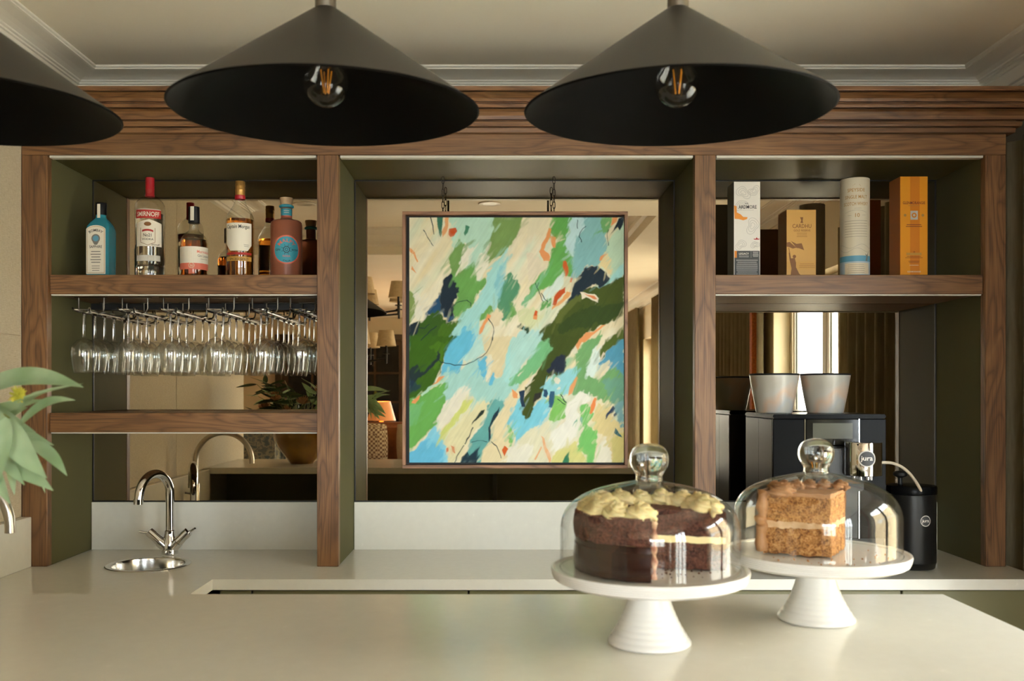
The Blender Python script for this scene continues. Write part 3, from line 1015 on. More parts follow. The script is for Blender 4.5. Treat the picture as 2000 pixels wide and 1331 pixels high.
    S(3, (112, 172, 92), [(1090, 870), (1140, 900), (1130, 1060), (1100, 1090)])
    S(3, (212, 208, 190), [(1060, 1260), (1100, 1110), (1190, 1040), (1190, 1260)])
    S(3, (204, 92, 36), [(1050, 1072), (1090, 1110), (1055, 1185), (1030, 1120)], 0)
    S(3, (204, 92, 36), [(495, 1090), (490, 1140), (465, 1150), (475, 1100)], 0)
    S(3, (204, 92, 36), [(515, 1072), (550, 1090), (568, 1160), (535, 1140)], 0)
    # lower right
    S(4, (160, 196, 186), [(-10, -20), (290, -20), (250, 100), (100, 270), (-10, 440)])
    S(4, (108, 168, 116), [(290, 30), (400, 80), (400, 160), (310, 240), (220, 350), (110, 440), (-10, 490), (-10, 410), (150, 260)])
    S(4, (212, 204, 176), [(50, 385), (125, 315), (70, 390)], 0)
    S(4, (116, 186, 200), [(-10, 760), (60, 600), (110, 690), (100, 770), (160, 815), (220, 680), (300, 600), (370, 640), (370, 740), (260, 900), (60, 1035), (-10, 880)])
    S(4, (106, 152, 96), [(640, 180), (700, 60), (860, -20), (900, -20), (780, 170), (760, 380), (860, 430), (1000, 300), (1120, 360), (1120, 680), (960, 640), (800, 560), (660, 560), (590, 580), (620, 400), (640, 300)])
    S(4, (100, 146, 122), [(900, 420), (1120, 380), (1120, 660), (1000, 650)])
    S(4, (78, 142, 166), [(1120, -10), (1120, 360), (1000, 300), (920, 260), (860, 270), (960, 140), (1040, 50)])
    S(4, (74, 90, 30), [(930, 20), (1100, -20), (960, 130), (870, 220), (870, 160)])
    S(4, (198, 212, 202), [(800, 110), (880, 60), (860, 180), (860, 290), (820, 390), (760, 370), (770, 200)])
    S(4, (200, 194, 164), [(970, 220), (978, 250), (865, 400), (840, 420), (920, 260)], 0)
    S(4, (208, 190, 162), [(915, 140), (930, 160), (890, 215), (872, 225)], 0)
    S(4, (136, 192, 196), [(520, 350), (640, 280), (630, 400), (570, 580), (450, 560), (300, 600), (320, 480), (440, 350)])
    S(4, (120, 170, 130), [(380, 440), (460, 350), (560, 200), (630, 190), (560, 280), (470, 380), (420, 480)], a=.8)
    S(4, (60, 72, 22), [(300, -20), (720, -20), (620, 100), (560, 190), (530, 240), (520, 350), (390, 380), (330, 450), (290, 580), (210, 660), (220, 690), (160, 815), (100, 770), (110, 690), (130, 520), (220, 380), (310, 240), (400, 110)])
    S(4, (32, 40, 54), [(540, 170), (520, 350), (470, 340), (350, 350), (380, 260), (460, 190)])
    S(4, (30, 50, 72), [(70, 530), (125, 520), (120, 600), (125, 690), (100, 690)], 0)
    S(4, (42, 42, 36), [(230, 560), (295, 550), (290, 600), (210, 650)], 0)
    S(4, (40, 74, 100), [(305, 520), (340, 510), (358, 560), (350, 605), (320, 590)], 0)
    S(4, (48, 88, 114), [(375, 540), (420, 540), (420, 640), (400, 700), (360, 690), (370, 620)], 0)
    S(4, (216, 206, 182), [(130, 480), (200, 380), (230, 350), (190, 440), (150, 490)], 0)
    S(4, (222, 212, 188), [(415, 420), (440, 395), (475, 400), (485, 435), (460, 465), (425, 455)], 0)
    S(4, (222, 212, 188), [(440, 515), (465, 485), (490, 495), (480, 515)], 0)
    S(4, (222, 154, 98), [(640, 385), (655, 400), (600, 560), (565, 585), (575, 490)], 0)
    S(4, ORA, [(680, 10), (760, -10), (700, 40), (660, 120), (640, 100), (640, 80)], 0)
    S(4, (210, 206, 180), [(600, 130), (640, 80), (660, 150), (610, 170)], 0)
    S(4, (116, 172, 86), [(430, 560), (550, 660), (560, 720), (540, 790), (420, 850), (370, 830), (380, 720)])
    S(4, (206, 200, 168), [(-10, 1090), (200, 900), (370, 830), (400, 1000), (420, 1260), (-10, 1260)])
    S(4, (212, 207, 188), [(-10, 1090), (160, 1040), (220, 1100), (160, 1260), (-10, 1260)])
    S(4, (198, 192, 122), [(440, 1150), (620, 1040), (680, 1130), (740, 1200), (740, 1260), (390, 1260)])
    S(4, (202, 184, 130), [(860, 650), (960, 700), (1000, 780), (1090, 900), (1120, 970), (1120, 1260), (980, 1260), (930, 1000), (850, 940), (800, 800)])
    S(4, (180, 172, 96), [(1000, 1000), (1120, 960), (1120, 1260), (1000, 1260)], a=.6)
    S(4, (112, 178, 96), [(680, 690), (740, 640), (800, 760), (740, 860), (850, 940), (840, 1100), (800, 1260), (740, 1260), (760, 1160), (670, 1130), (660, 1060), (720, 900)])
    S(4, (216, 213, 198), [(560, 650), (690, 540), (780, 600), (660, 690), (680, 830), (640, 1000), (450, 1140), (410, 1110), (385, 980), (520, 860)])
    S(4, (210, 204, 184), [(920, 1000), (980, 1160), (990, 1260), (830, 1260), (860, 1100)])
    S(4, (112, 152, 152), [(1040, 640), (1120, 640), (1120, 940), (1060, 840), (1030, 740)])
    S(4, (228, 134, 74), [(830, 590), (848, 610), (800, 760), (775, 760), (790, 670)], 0)
    S(4, (35, 55, 80), [(1010, 680), (1028, 700), (1010, 740), (970, 770), (925, 815), (940, 770), (980, 710)], 0)
    S(4, (35, 55, 80), [(1040, 740), (1045, 770), (1010, 790), (1005, 765)], 0)
    S(4, (40, 92, 102), [(1030, 900), (1060, 930), (1095, 1000), (1060, 985), (1020, 950)], 0)
    S(4, (224, 164, 114), [(290, 980), (320, 1010), (390, 1200), (370, 1260), (340, 1160)], 0)
    S(4, (224, 164, 114), [(290, 1080), (300, 1090), (240, 1220), (225, 1215)], 0)
    S(4, ORA, [(-10, 510), (60, 560), (60, 605), (20, 600)], 0)
    S(4, (50, 116, 82), [(565, 1140), (565, 1260), (498, 1260), (530, 1180)], 0)
    S(4, (130, 176, 150), [(640, 810), (650, 830), (600, 890)], 0)
    S(4, (130, 176, 150), [(690, 790), (710, 800), (700, 860), (680, 820)], 0)
    L(4, [(480, 565), (540, 650)], 8)
    L(4, [(455, 610), (530, 665)], 8)
    # the thin pencil circle
    L(1, [(890, 1110), (925, 1160), (942, 1230), (935, 1331)], 7)
    L(3, [(935, 0), (915, 70), (870, 150), (780, 220), (680, 265), (560, 275), (470, 262), (420, 240), (388, 205)], 8)
    streak = 1 + (vnoise(50, 2.0, al, ac) - .5) * .10 + (vnoise(10, 10, gx, gy) - .5) * .08
    img *= streak[..., None] * 1.1
    # short brush marks that carry neighbouring colours across the edges
    HH, WW = img.shape[:2]
    r2 = random.Random(21)
    for q in range(1500):
        cx2, cy2 = r2.randrange(WW), r2.randrange(HH)
        ang = math.radians(58 + r2.gauss(0, 14))
        dx, dy = math.cos(ang), -math.sin(ang)
        ln, wd = r2.uniform(12, 46), r2.uniform(2.0, 7.0)
        off = r2.uniform(-1, 1) * 22
        sx2, sy2 = int(min(max(cx2 + dx * off - dy * off * .5, 0), WW - 1)), int(min(max(cy2 + dy * off + dx * off * .5, 0), HH - 1))
        c2 = img[sy2, sx2].copy()
        if c2.sum() < .25 and r2.random() < .8:
            continue
        m2 = int(ln) + 4
        x0_, x1_, y0_, y1_ = max(cx2 - m2, 0), min(cx2 + m2, WW), max(cy2 - m2, 0), min(cy2 + m2, HH)
        yy, xx = np.mgrid[y0_:y1_, x0_:x1_]
        u_, v_ = (xx - cx2) * dx + (yy - cy2) * dy, -(xx - cx2) * dy + (yy - cy2) * dx
        k2 = np.clip(1.2 - ((u_ / ln) ** 4 + (v_ / wd) ** 2), 0, 1) * r2.uniform(.35, .8) * np.clip(.35 + fine[y0_:y1_, x0_:x1_], 0, 1)
        img[y0_:y1_, x0_:x1_] += (c2 * r2.uniform(.94, 1.08) - img[y0_:y1_, x0_:x1_]) * k2[..., None]
    for it in late:
        if it[0]:
            L(it[1], it[2], it[3], it[4], True)
        else:
            S(it[1], it[2], it[3], 0, it[4], True)
    # wet edges: colours dragged along the brush direction in places
    drag = sum(np.roll(np.roll(img, int(round(q * ca)), 1), int(round(q * sa)), 0) for q in (-14, -9, -5, 0, 5, 9, 14)) / 7
    kk = np.clip((vnoise(26, 26, gx, gy) - .45) * 1.4, 0, .5) * np.clip(vnoise(40, 2.4, al, ac) * 1.6 - .2, 0, 1)
    img = img + (drag - img) * kk[..., None]
    img = img.reshape(H, SS, W, SS, 3).mean((1, 3))
    return np.clip(img, 0, 1), np.clip(streak.reshape(H, SS, W, SS).mean((1, 3)), .7, 1.3)


def grid_mesh(name, img, relief, x0, x1, z0, z1):
    H, W = img.shape[:2]
    xs, zs = np.linspace(x0, x1, W), np.linspace(z1, z0, H)
    X, Z = np.meshgrid(xs, zs)
    co = np.stack([X, -(relief - 1) * .002, Z], -1).reshape(-1, 3).astype(np.float32)
    idx = np.arange(H * W).reshape(H, W)
    q = np.stack([idx[:-1, :-1], idx[1:, :-1], idx[1:, 1:], idx[:-1, 1:]], -1).reshape(-1)
    me = bpy.data.meshes.new(name)
    me.vertices.add(H * W)
    me.vertices.foreach_set('co', co.reshape(-1))
    nf = (H - 1) * (W - 1)
    me.loops.add(nf * 4)
    me.loops.foreach_set('vertex_index', q.astype(np.int32))
    me.polygons.add(nf)
    me.polygons.foreach_set('loop_start', np.arange(0, nf * 4, 4, dtype=np.int32))
    me.update(calc_edges=True)
    at = me.color_attributes.new('paint', 'FLOAT_COLOR', 'POINT')
    at.data.foreach_set('color', np.concatenate([img.reshape(-1, 3), np.ones((H * W, 1))], 1).astype(np.float32).reshape(-1))
    me.validate()
    return me


m, nt, b = newmat('acrylic_paint')
va = N(nt, 'ShaderNodeVertexColor')
va.layer_name = 'paint'
nt.links.new(va.outputs['Color'], b.inputs['Base Color'])
b.inputs['Roughness'].default_value = 0.6
b.inputs['Specular IOR Level'].default_value = 0.15
M['paint'] = m
img, rel = paint_canvas()
ps = link('painted_surface', grid_mesh('painted_surface', img, rel, cx0, cx1, cz0, cz1), M['paint'], None, loc=Vector((0, DC, 0)))
ps.parent = cv
tot = Vector(art.location) + Vector(cv.location)
ps.location = Vector((0, DC, 0)) - tot

# chains from the soffit
bm = bmesh.new()
n = 16
ring = []
for k in range(n):
    a = 2 * PI * k / n
    ring.append(Vector((.0042 * math.cos(a), 0, .0085 * math.sin(a) + (.004 if math.sin(a) > 0 else -.004))))
ring.append(ring[0])
bm_tube(bm, ring, .0011, 6, False)
link_me = bpy.data.meshes.new('chain_link')
bm.to_mesh(link_me)
bm.free()
link_me.materials.append(M['chain'] if 'chain' in M else M.setdefault('chain', flat('dark_chain', lin((58, 48, 34)), 0.35, metal=0.8)))
link_me.polygons.foreach_set('use_smooth', [True] * len(link_me.polygons))
for px_, lab in ((865, 'thin dark chain holding up the left side of the painting'), (1082, 'thin dark chain holding up the right side of the painting')):
    x = PX(px_, FD + .02)
    z = fz1 - .004
    ch = thing('hanging_chain', lab, 'chain', (x, FD + .02, z), 0, 'chains holding the painting')
    k = 0
    zz = .008
    while z + zz < ZS - .004:
        o = bpy.data.objects.new('chain_link', link_me)
        COL.objects.link(o)
        o.parent = ch
        o.location = (0, 0, zz)
        o.rotation_euler = (0, 0, (PI / 2 if k % 2 == 0 else 0) + .35)
        zz += .0205
        k += 1

# ================================================================== TEXT AND LABEL HELPERS
def text_verts(s, size, sx=1.0):
    """letters as flat triangles, centred on x, baseline at 0"""
    cu = bpy.data.curves.new('lettering', 'FONT')
    cu.body = s
    cu.size = size
    cu.align_x = 'CENTER'
    cu.resolution_u = 2
    cu.offset = size * .012
    ob = bpy.data.objects.new('lettering', cu)
    me = bpy.data.meshes.new_from_object(ob)
    vs = [(v.co.x * sx, v.co.y) for v in me.vertices]
    fs = [tuple(p.vertices) for p in me.polygons]
    bpy.data.objects.remove(ob)
    bpy.data.curves.remove(cu)
    bpy.data.meshes.remove(me)
    return vs, fs


class Print:
    """flat print laid on a surface: polygons in label coordinates (u right, v up), several colours"""
    def __init__(self, place):
        self.place = place
        self.layers = {}

    def add(self, mat, vs, fs, h):
        L_ = self.layers.setdefault(mat, ([], []))
        n = len(L_[0])
        L_[0].extend(self.place(u, v, h) for u, v in vs)
        L_[1].extend(tuple(i + n for i in f) for f in fs)

    def poly(self, mat, pts, h=1):
        # split long spans so that the print follows a curved surface
        self.add(mat, pts, [tuple(range(len(pts)))], h)

    def rect(self, mat, u0, u1, v0, v1, h=1, n=12):
        vs, fs = [], []
        for i in range(n + 1):
            u = u0 + (u1 - u0) * i / n
            vs += [(u, v0), (u, v1)]
        for i in range(n):
            fs.append((2 * i, 2 * i + 2, 2 * i + 3, 2 * i + 1))
        self.add(mat, vs, fs, h)

    def column(self, mat, top, bot, u0, u1, h=1, n=16):
        """region between two curves bot(u) and top(u)"""
        vs, fs = [], []
        for i in range(n + 1):
            u = u0 + (u1 - u0) * i / n
            vs += [(u, bot(u)), (u, top(u))]
        for i in range(n):
            fs.append((2 * i, 2 * i + 2, 2 * i + 3, 2 * i + 1))
        self.add(mat, vs, fs, h)

    def disc(self, mat, cu, cv, r0, r1, h=1, n=40, sy=1.0):
        if r0 == 0 and r1 > .003:
            for k in range(5):
                self.disc(mat, cu, cv, max(r1 * k / 5, 1e-5), r1 * (k + 1) / 5, h, n, sy)
            return
        vs, fs = [], []
        for i in range(n):
            a = 2 * PI * i / n
            vs += [(cu + r0 * math.cos(a), cv + r0 * math.sin(a) * sy), (cu + r1 * math.cos(a), cv + r1 * math.sin(a) * sy)]
        for i in range(n):
            j = (i + 1) % n
            fs.append((2 * i, 2 * i + 1, 2 * j + 1, 2 * j))
        self.add(mat, vs, fs, h)

    def solid_disc(self, mat, cu, cv, r, h=1, n=40):
        rings = [r * k / 6 for k in range(7)]
        for a, b_ in zip(rings, rings[1:]):
            self.disc(mat, cu, cv, a, b_, h, n)

    def text(self, mat, s, u, v, size, sx=1.0, h=2, arc=None):
        vs, fs = text_verts(s, size, sx)
        if arc:                       # letters round a circle of radius arc (negative: along the bottom)
            out = []
            for x, y in vs:
                R = abs(arc)
                a = x / R
                if arc > 0:
                    out.append((u + (R + y) * math.sin(a), v + (R + y) * math.cos(a)))
                else:
                    out.append((u + (R - y) * math.sin(a), v - (R - y) * math.cos(a)))
            vs = out
        else:
            vs = [(u + x, v + y) for x, y in vs]
        self.add(mat, vs, fs, h)

    def lines(self, mat, u, v0, w, n, dv, t, h=2, jit=.2):
        for k in range(n):
            ww = w * (1 - random.random() * jit)
            self.rect(mat, u - ww / 2, u + ww / 2, v0 - k * dv - t, v0 - k * dv, h, 6)

    def build(self, parent, names=None, loc=None):
        for mat, (vs, fs) in self.layers.items():
            me = bpy.data.meshes.new('print')
            me.from_pydata([tuple(v) for v in vs], [], fs)
            nm = (names or {}).get(mat, 'print')
            o = link(nm, me, M[mat], parent)
            if loc is not None:
                o.location = loc


EPS = .00022


def on_cyl(R, a0=0.0):
    return lambda u, v, h: (Vector(((R + h * EPS) * math.sin(a0 + u / R), -(R + h * EPS) * math.cos(a0 + u / R), v)))


def on_front(y0=0.0, x0=0.0):
    return lambda u, v, h: Vector((x0 + u, y0 - h * EPS, v))


for nm, c in dict(ink=(34, 32, 34), ink_grey=(120, 116, 108), ink_red=(172, 40, 34), ink_gold=(168, 128, 66), ink_blue=(92, 150, 176), paper=(222, 214, 196), paper_warm=(214, 200, 170),
                  pale_blue=(170, 186, 196), coral=(214, 112, 90), teal_print=(60, 152, 170), orange_print=(226, 140, 40), dark_print=(62, 62, 62), gold_print=(190, 142, 62), gold_dark=(122, 78, 28), maroon=(104, 34, 24), silver_print=(190, 186, 176)).items():
    M[nm] = flat(nm, lin(c), 0.5)
M['gold_card'] = flat('gold_card', lin((190, 144, 70)), 0.4, metal=0.1)
M['orange_card'] = flat('orange_card', lin((224, 148, 12)), 0.45)
M['orange_band'] = flat('orange_band', lin((206, 122, 8)), 0.45)
M['orange_side'] = flat('orange_side_card', lin((176, 96, 20)), 0.4)
M['white_card'] = flat('white_card', lin((220, 214, 202)), 0.5)
M['cream_card'] = flat('cream_card', lin((206, 196, 172)), 0.45)
M['grey_card'] = flat('grey_side_card', lin((120, 112, 94)), 0.5)

# ================================================================== BOTTLES
BD = 2.955


def tinted(name, col, rough=0.0, ior=1.36):
    return flat(name, col, rough, trans=1.0, ior=ior)


M['bottle_glass'] = thin_glass('bottle_glass', (0.95, 0.95, 0.92), (0.50, 0.48, 0.40), 1.2)
M['vodka'] = tinted('clear_spirit', (0.96, 0.96, 0.94))
M['amber'] = tinted('amber_liqueur', (0.70, 0.20, 0.03))
M['rum'] = tinted('golden_rum', (0.80, 0.33, 0.05))
M['sapphire'] = flat('turquoise_glass', (0.05, 0.36, 0.46), 0.1, trans=0.5, ior=1.3)
M['pink_gin'] = flat('frosted_pink_glass', lin((164, 100, 74)), 0.3, trans=0.35, ior=1.3)
M['cap_black'] = flat('black_cap', lin((15, 14, 15)), 0.5, spec=0.3)
M['cap_red'] = flat('red_cap', lin((170, 26, 38)), 0.35)
M['cap_gold'] = flat('gold_cap', lin((186, 140, 74)), 0.38, metal=0.6)
M['cork'] = noisy('pale_wood_stopper', [(0.3, lin((186, 152, 112))), (0.7, lin((206, 176, 138)))], 40, 0.6)


def bottle(name, label, px_, prof, liquid, level, glass='bottle_glass'):
    """prof: outer (radius, height) from the base up to the mouth"""
    x = PX(px_, BD)
    root = thing(name, label, 'bottle', (x, BD, SZ1 + .0005), 0, 'bottles on the top left shelf')
    lathe('glass', [(0, .0)] + prof, M[glass], root, 48)
    if liquid:
        t = .0028
        pr = [(0, .006)]
        for (r0, z0), (r1, z1) in zip(prof, prof[1:]):
            if z0 >= level:
                break
            pr.append((max(r0 - t, .001), max(z0, .006)))
            if z1 > level:
                f = (level - z0) / (z1 - z0)
                pr.append((r0 + (r1 - r0) * f - t, level))
        pr.append((0, level))
        lathe('liquid', pr, M[liquid], root, 40)
    return root


def view(px_):
    return math.atan2(-PX(px_, BD), BD)


# tall vodka
R = .0455
r = bottle('vodka_bottle', 'tall clear vodka bottle with a red cap and red banner label', 293, [(.040, 0), (.0445, .003), (R, .008), (R, .035), (.0435, .040), (R, .046), (R, .222), (.0445, .234), (.040, .244), (.031, .254), (.020, .262), (.0155, .268), (.0145, .276), (.0145, .283)], 'vodka', .205)
lathe('cap', [(0, .3225), (.0125, .3225), (.0138, .3215), (.0138, .270), (.0146, .268), (.0146, .2615), (.0135, .261), (0, .262)], M['cap_red'], r, 32)
a = view(293) - .16
p = Print(on_cyl(R, a))
p.column('ink_red', lambda u: .213 + .05 * u * u * 8, lambda u: .186 + .05 * u * u * 8, -.043, .043)
p.column('silver_print', lambda u: .2155 + .05 * u * u * 8, lambda u: .213 + .05 * u * u * 8, -.043, .043)
p.text('paper', 'SMIRNOFF', 0, .1925, .0205, .78)
p.column('paper', lambda u: .183 - abs(u - .004) * .28, lambda u: .098, -.038, .046, 1)
p.disc('gold_dark', .0, .168, 0, .011, 2, 20, .6)
p.column('ink_red', lambda u: .152 + 90 * .0 - u * u * 12, lambda u: .146 - u * u * 12, -.017, .017, 2)
p.text('ink', 'No21', 0, .128, .0145, .8)
p.text('ink', 'VODKA', 0, .117, .009, 1.1)
for u0, u1 in ((-.023, -.0215), (.0215, .023)):
    p.rect('gold_dark', u0, u1, .112, .156, 2, 1)
p.column('gold_dark', lambda u: .112 - .010 + abs(u) * .42, lambda u: .1105 - .010 + abs(u) * .42, -.023, .023, 2)
p.text('ink', 'Smirnoff', .024, .101, .0085, .9)
p.rect('silver_print', -.040, .040, .052, .070, 1)
p.build(r, {'paper': 'label', 'ink': 'lettering', 'ink_red': 'banner'})

# marmalade gin liqueur
R = .0428
r = bottle('gin_liqueur_bottle', 'small amber liqueur bottle with a black stopper and white and coral label', 379, [(.037, 0), (.041, .003), (R, .008), (R, .112), (.0405, .124), (.034, .136), (.024, .146), (.0165, .153), (.0145, .160), (.0142, .186)], 'amber', .136)
lathe('stopper', [(0, .2292), (.0165, .2292), (.0175, .2282), (.0175, .178), (.0168, .177), (0, .177)], M['cap_black'], r, 32)
p = Print(on_cyl(R, view(379)))
p.rect('paper', -.062, .062, .046, .098, 1, 20)
p.rect('coral', -.062, .062, .026, .046, 1, 20)
p.text('coral', 'Marmalade', .034, .078, .0130, .9)
p.text('ink_grey', 'Gin Liqueur', .034, .066, .0110, .9)
p.lines('ink_grey', .034, .060, .03, 1, .004, .001)
p.disc('paper_warm', -.008, .038, .0075, .009, 2, 24)
p.text('paper_warm', '50', -.008, .034, .010)
p.poly('coral', [(-.017, .012), (.001, .012), (.001, .026), (-.017, .026)], 1)
p.build(r, {'paper': 'label', 'coral': 'label_band', 'ink_grey': 'lettering'})
p = Print(on_cyl(.0176, view(379) - .35))
p.rect('paper', -.006, .006, .184, .2285, 1, 4)
p.build(r, {'paper': 'duty_strip'})

# spiced rum
R = .0440
r = bottle('rum_bottle', 'tall golden rum bottle with a gold cap, red collar and cream label', 469, [(.038, 0), (.0425, .003), (R, .009), (R, .186), (.0425, .195), (.038, .205), (.030, .219), (.021, .234), (.0165, .246), (.0150, .262)], 'rum', .188)
lathe('cap', [(0, .3105), (.0148, .3105), (.0155, .3095), (.0155, .300), (.0162, .299), (.0162, .295), (.0152, .294), (.0155, .285), (.0162, .283), (.0155, .281), (.0152, .266), (0, .266)], M['cap_gold'], r, 32)
lathe('collar', [(.0153, .266), (.0162, .265), (.0165, .254), (.0158, .253)], M['cap_red'], r, 32)
p = Print(on_cyl(R, view(469) - .10))
p.column('paper', lambda u: .172, lambda u: .084 + (0 if abs(u) < .028 else (abs(u) - .028) * 1.2), -.048, .044, 1, 24)
p.text('ink', 'Captain Morgan', -.003, .155, .0165, .74)
p.rect('ink_red', -.046, .044, .072, .079, 1)
p.rect('gold_print', -.046, .044, .052, .066, 1)
p.text('ink', 'SPICED GOLD', 0, .0545, .0105, .95)
p.text('ink_red', 'ORIGINAL', 0, .0732, .0062, 1.1, 2)
p.lines('ink_grey', .024, .104, .018, 2, .005, .0012)
p.build(r, {'paper': 'label', 'ink': 'lettering', 'ink_red': 'label_band'})

# pink gin with a round turquoise label
R = .0495
r = bottle('pink_gin_bottle', 'frosted pink gin bottle with a round turquoise label and wooden stopper', 559.5, [(.044, 0), (.048, .003), (R, .008), (R, .172), (.0475, .180), (.042, .184), (.026, .188), (.0185, .191), (.0172, .196), (.0172, .226)], None, 0, 'pink_gin')
lathe('stopper', [(0, .2578), (.0205, .2578), (.0212, .256), (.0185, .242), (.0175, .236), (0, .236)], M['cork'], r, 32)
lathe('neck_ring', [(.0172, .225), (.0225, .227), (.0235, .230), (.0225, .233), (.0172, .236)], M['teal_print'], r, 32)
p = Print(on_cyl(.0174, view(559)))
p.rect('teal_print', -.027, .027, .200, .222, 1)
p.rect('coral', -.027, .027, .196, .200, 1)
p.lines('paper', 0, .216, .018, 2, .006, .0015)
p.build(r, {'teal_print': 'neck_label'})
p = Print(on_cyl(R, view(559)))
p.solid_disc('teal_print', 0, .087, .041, 1)
p.disc('coral', 0, .087, .041, .0455, 1)
p.text('coral', 'MALFY', 0, .087, .0150, 1.15, 2, .0235)
p.text('ink', 'GIN', -.028, .0835, .0090, 1.1)
p.text('ink', 'ROSA', .027, .0835, .0085, 1.0)
p.text('coral', 'ROSA', 0, .0635, .0080, 1.2)
p.text('ink', 'ITALIA', 0, .087, .0072, 1.2, 2, -.0385)
p.disc('ink', 0, .087, .0085, .0105, 2, 24)
p.disc('ink', 0, .087, .0035, .005, 2, 16)
for k in range(8):
    an = 2 * PI * (k + .5) / 8
    c_, s_ = math.cos(an), math.sin(an)
    p.poly('ink', [(c_ * .0115 - s_ * .0006, .087 + s_ * .0115 + c_ * .0006), (c_ * .0165 - s_ * .0006, .087 + s_ * .0165 + c_ * .0006), (c_ * .0165 + s_ * .0006, .087 + s_ * .0165 - c_ * .0006), (c_ * .0115 + s_ * .0006, .087 + s_ * .0115 - c_ * .0006)], 2)
p.disc('coral', -.092, .090, .041, .0430, 1)
p.disc('coral', .092, .090, .041, .0430, 1)
p.build(r, {'teal_print': 'label', 'ink': 'lettering', 'coral': 'label_ring'})

# square-shouldered turquoise gin
def rrect_ring(bm, w, d, z, rc, n=6):
    rc = min(rc, w * .98, d * .98)
    vs = []
    for cx_, cy_, a0 in ((w - rc, d - rc, 0), (-(w - rc), d - rc, PI / 2), (-(w - rc), -(d - rc), PI), (w - rc, -(d - rc), 3 * PI / 2)):
        for k in range(n + 1):
            a_ = a0 + PI / 2 * k / n
            vs.append(bm.verts.new((cx_ + rc * math.cos(a_), cy_ + rc * math.sin(a_), z)))
    return vs


def loft(bm, rings, cap=True):
    for A, B in zip(rings, rings[1:]):
        n = len(A)
        for k in range(n):
            bm.faces.new((A[k], A[(k + 1) % n], B[(k + 1) % n], B[k]))
    if cap:
        bm.faces.new(rings[0][::-1])
        bm.faces.new(rings[-1])


x = PX(197.5, BD)
r = thing('gin_bottle', 'turquoise square-shouldered gin bottle with an arched white label and black cap', 'bottle', (x, BD, SZ1 + .0005), math.radians(-2), 'bottles on the top left shelf')
bm = bmesh.new()
W_, D_ = .0365, .031
loft(bm, [rrect_ring(bm, w, d, z, c_) for w, d, z, c_ in ((W_ - .004, D_ - .004, 0, .008), (W_, D_, .005, .009), (W_ + .001, D_ + .001, .150, .009), (W_ - .001, D_ - .001, .165, .010), (W_ - .006, D_ - .005, .176, .013), (.024, .021, .185, .016), (.0175, .0165, .192, .016), (.0155, .0155, .198, .0150), (.0148, .0148, .208, .0145))])
bm_obj('glass', bm, M['sapphire'], r, True)
lathe('cap', [(0, .2415), (.0165, .2415), (.0172, .2405), (.0172, .204), (.0165, .203), (0, .203)], M['cap_black'], r, 32)
p = Print(on_cyl(.0173, .05))
p.rect('paper', -.006, .004, .192, .236, 1, 4)
p.build(r, {'paper': 'duty_strip'})
p = Print(on_front(-(D_ + .001), -.002))
u0, u1 = -.031, .031
arch = lambda e: (lambda u: .146 - e + math.sqrt(max(0, 1 - (u / .034) ** 2)) * .020)
p.column('paper', arch(0), lambda u: .012, u0, u1, 1)
p.column('ink_gold', arch(.003), lambda u: .015, u0 + .003, u1 - .003, 2)
p.column('paper', arch(.0042), lambda u: .0162, u0 + .0042, u1 - .0042, 3)
p.text('ink', 'BOMBAY', 0, .112, .0115, .92, 4, .034)
p.text('ink', 'SAPPHIRE', 0, .094, .0118, .82, 4)
p.disc('ink_blue', 0, .124, 0, .0095, 4, 24)
p.disc('ink_grey', 0, .124, .0095, .014, 4, 16)
p.poly('ink_grey', [(-.010, .113), (.010, .113), (.004, .104), (-.004, .104)], 4)
p.lines('ink_grey', 0, .084, .034, 5, .0085, .0028, 4, .35)
p.lines('ink_grey', 0, .038, .026, 3, .007, .0018, 4, .3)
p.build(r, {'paper': 'label', 'ink': 'lettering'})

# ================================================================== WHISKY BOXES
CD = 2.93


def carton(name, label, p0, p1, top, depth, mats, D=CD):
    """mats: front/rest material; origin at the middle of the front bottom edge"""
    x0, x1 = PX(p0, D), PX(p1, D)
    h = PZ(top, D) - SZ1
    root = thing(name, label, 'box', ((x0 + x1) / 2, D, SZ1 + .0005), 0, 'whisky cartons on the right shelf')
    w = (x1 - x0) / 2
    bm = bmesh.new()
    bm_box(bm, -w, w, 0, depth, 0, h, .0008)
    o = bm_obj('carton', bm, mats, root)
    for f in o.data.polygons:
        f.material_index = 0 if f.normal.y < -.9 else len(mats) - 1
    return root, w, h


r, w, h = carton('whisky_box', 'tall white whisky carton with map contour lines and an orange patch', 1433, 1485, 355, .080, [M['white_card'], M['grey_card']])
p = Print(on_front())
rng = random.Random(3)
for (cu, cv, s) in ((-.012, h - .035, 1.0), (.022, h - .030, .8), (-.018, h - .075, .9), (.018, h - .14, 1.1), (-.02, h - .20, .8), (.025, h - .20, .6)):
    for q in range(3):
        rr = (.007 + q * .0058) * s
        pts = []
        for k in range(29):
            a = 2 * PI * k / 28
            e = rr * (1 + .28 * math.sin(2 * a + cu * 300) + .16 * math.sin(3 * a + cv * 200))
            pts.append((max(-w + .002, min(w - .002, cu + e * math.cos(a))), cv + e * math.sin(a)))
        for (ua, va), (ub, vb) in zip(pts, pts[1:]):
            d = math.hypot(ub - ua, vb - va) or 1
            nx, ny = -(vb - va) / d * .0003, (ub - ua) / d * .0003
            p.poly('ink_grey', [(ua - nx, va - ny), (ub - nx, vb - ny), (ub + nx, vb + ny), (ua + nx, va + ny)], 1)
p.text('ink', 'THE', -.002, h - .072, .0060)
p.text('ink', 'ARDMORE', .002, h - .086, .0155, .78)
p.lines('ink_grey', 0, h - .090, .05, 1, .003, .0006)
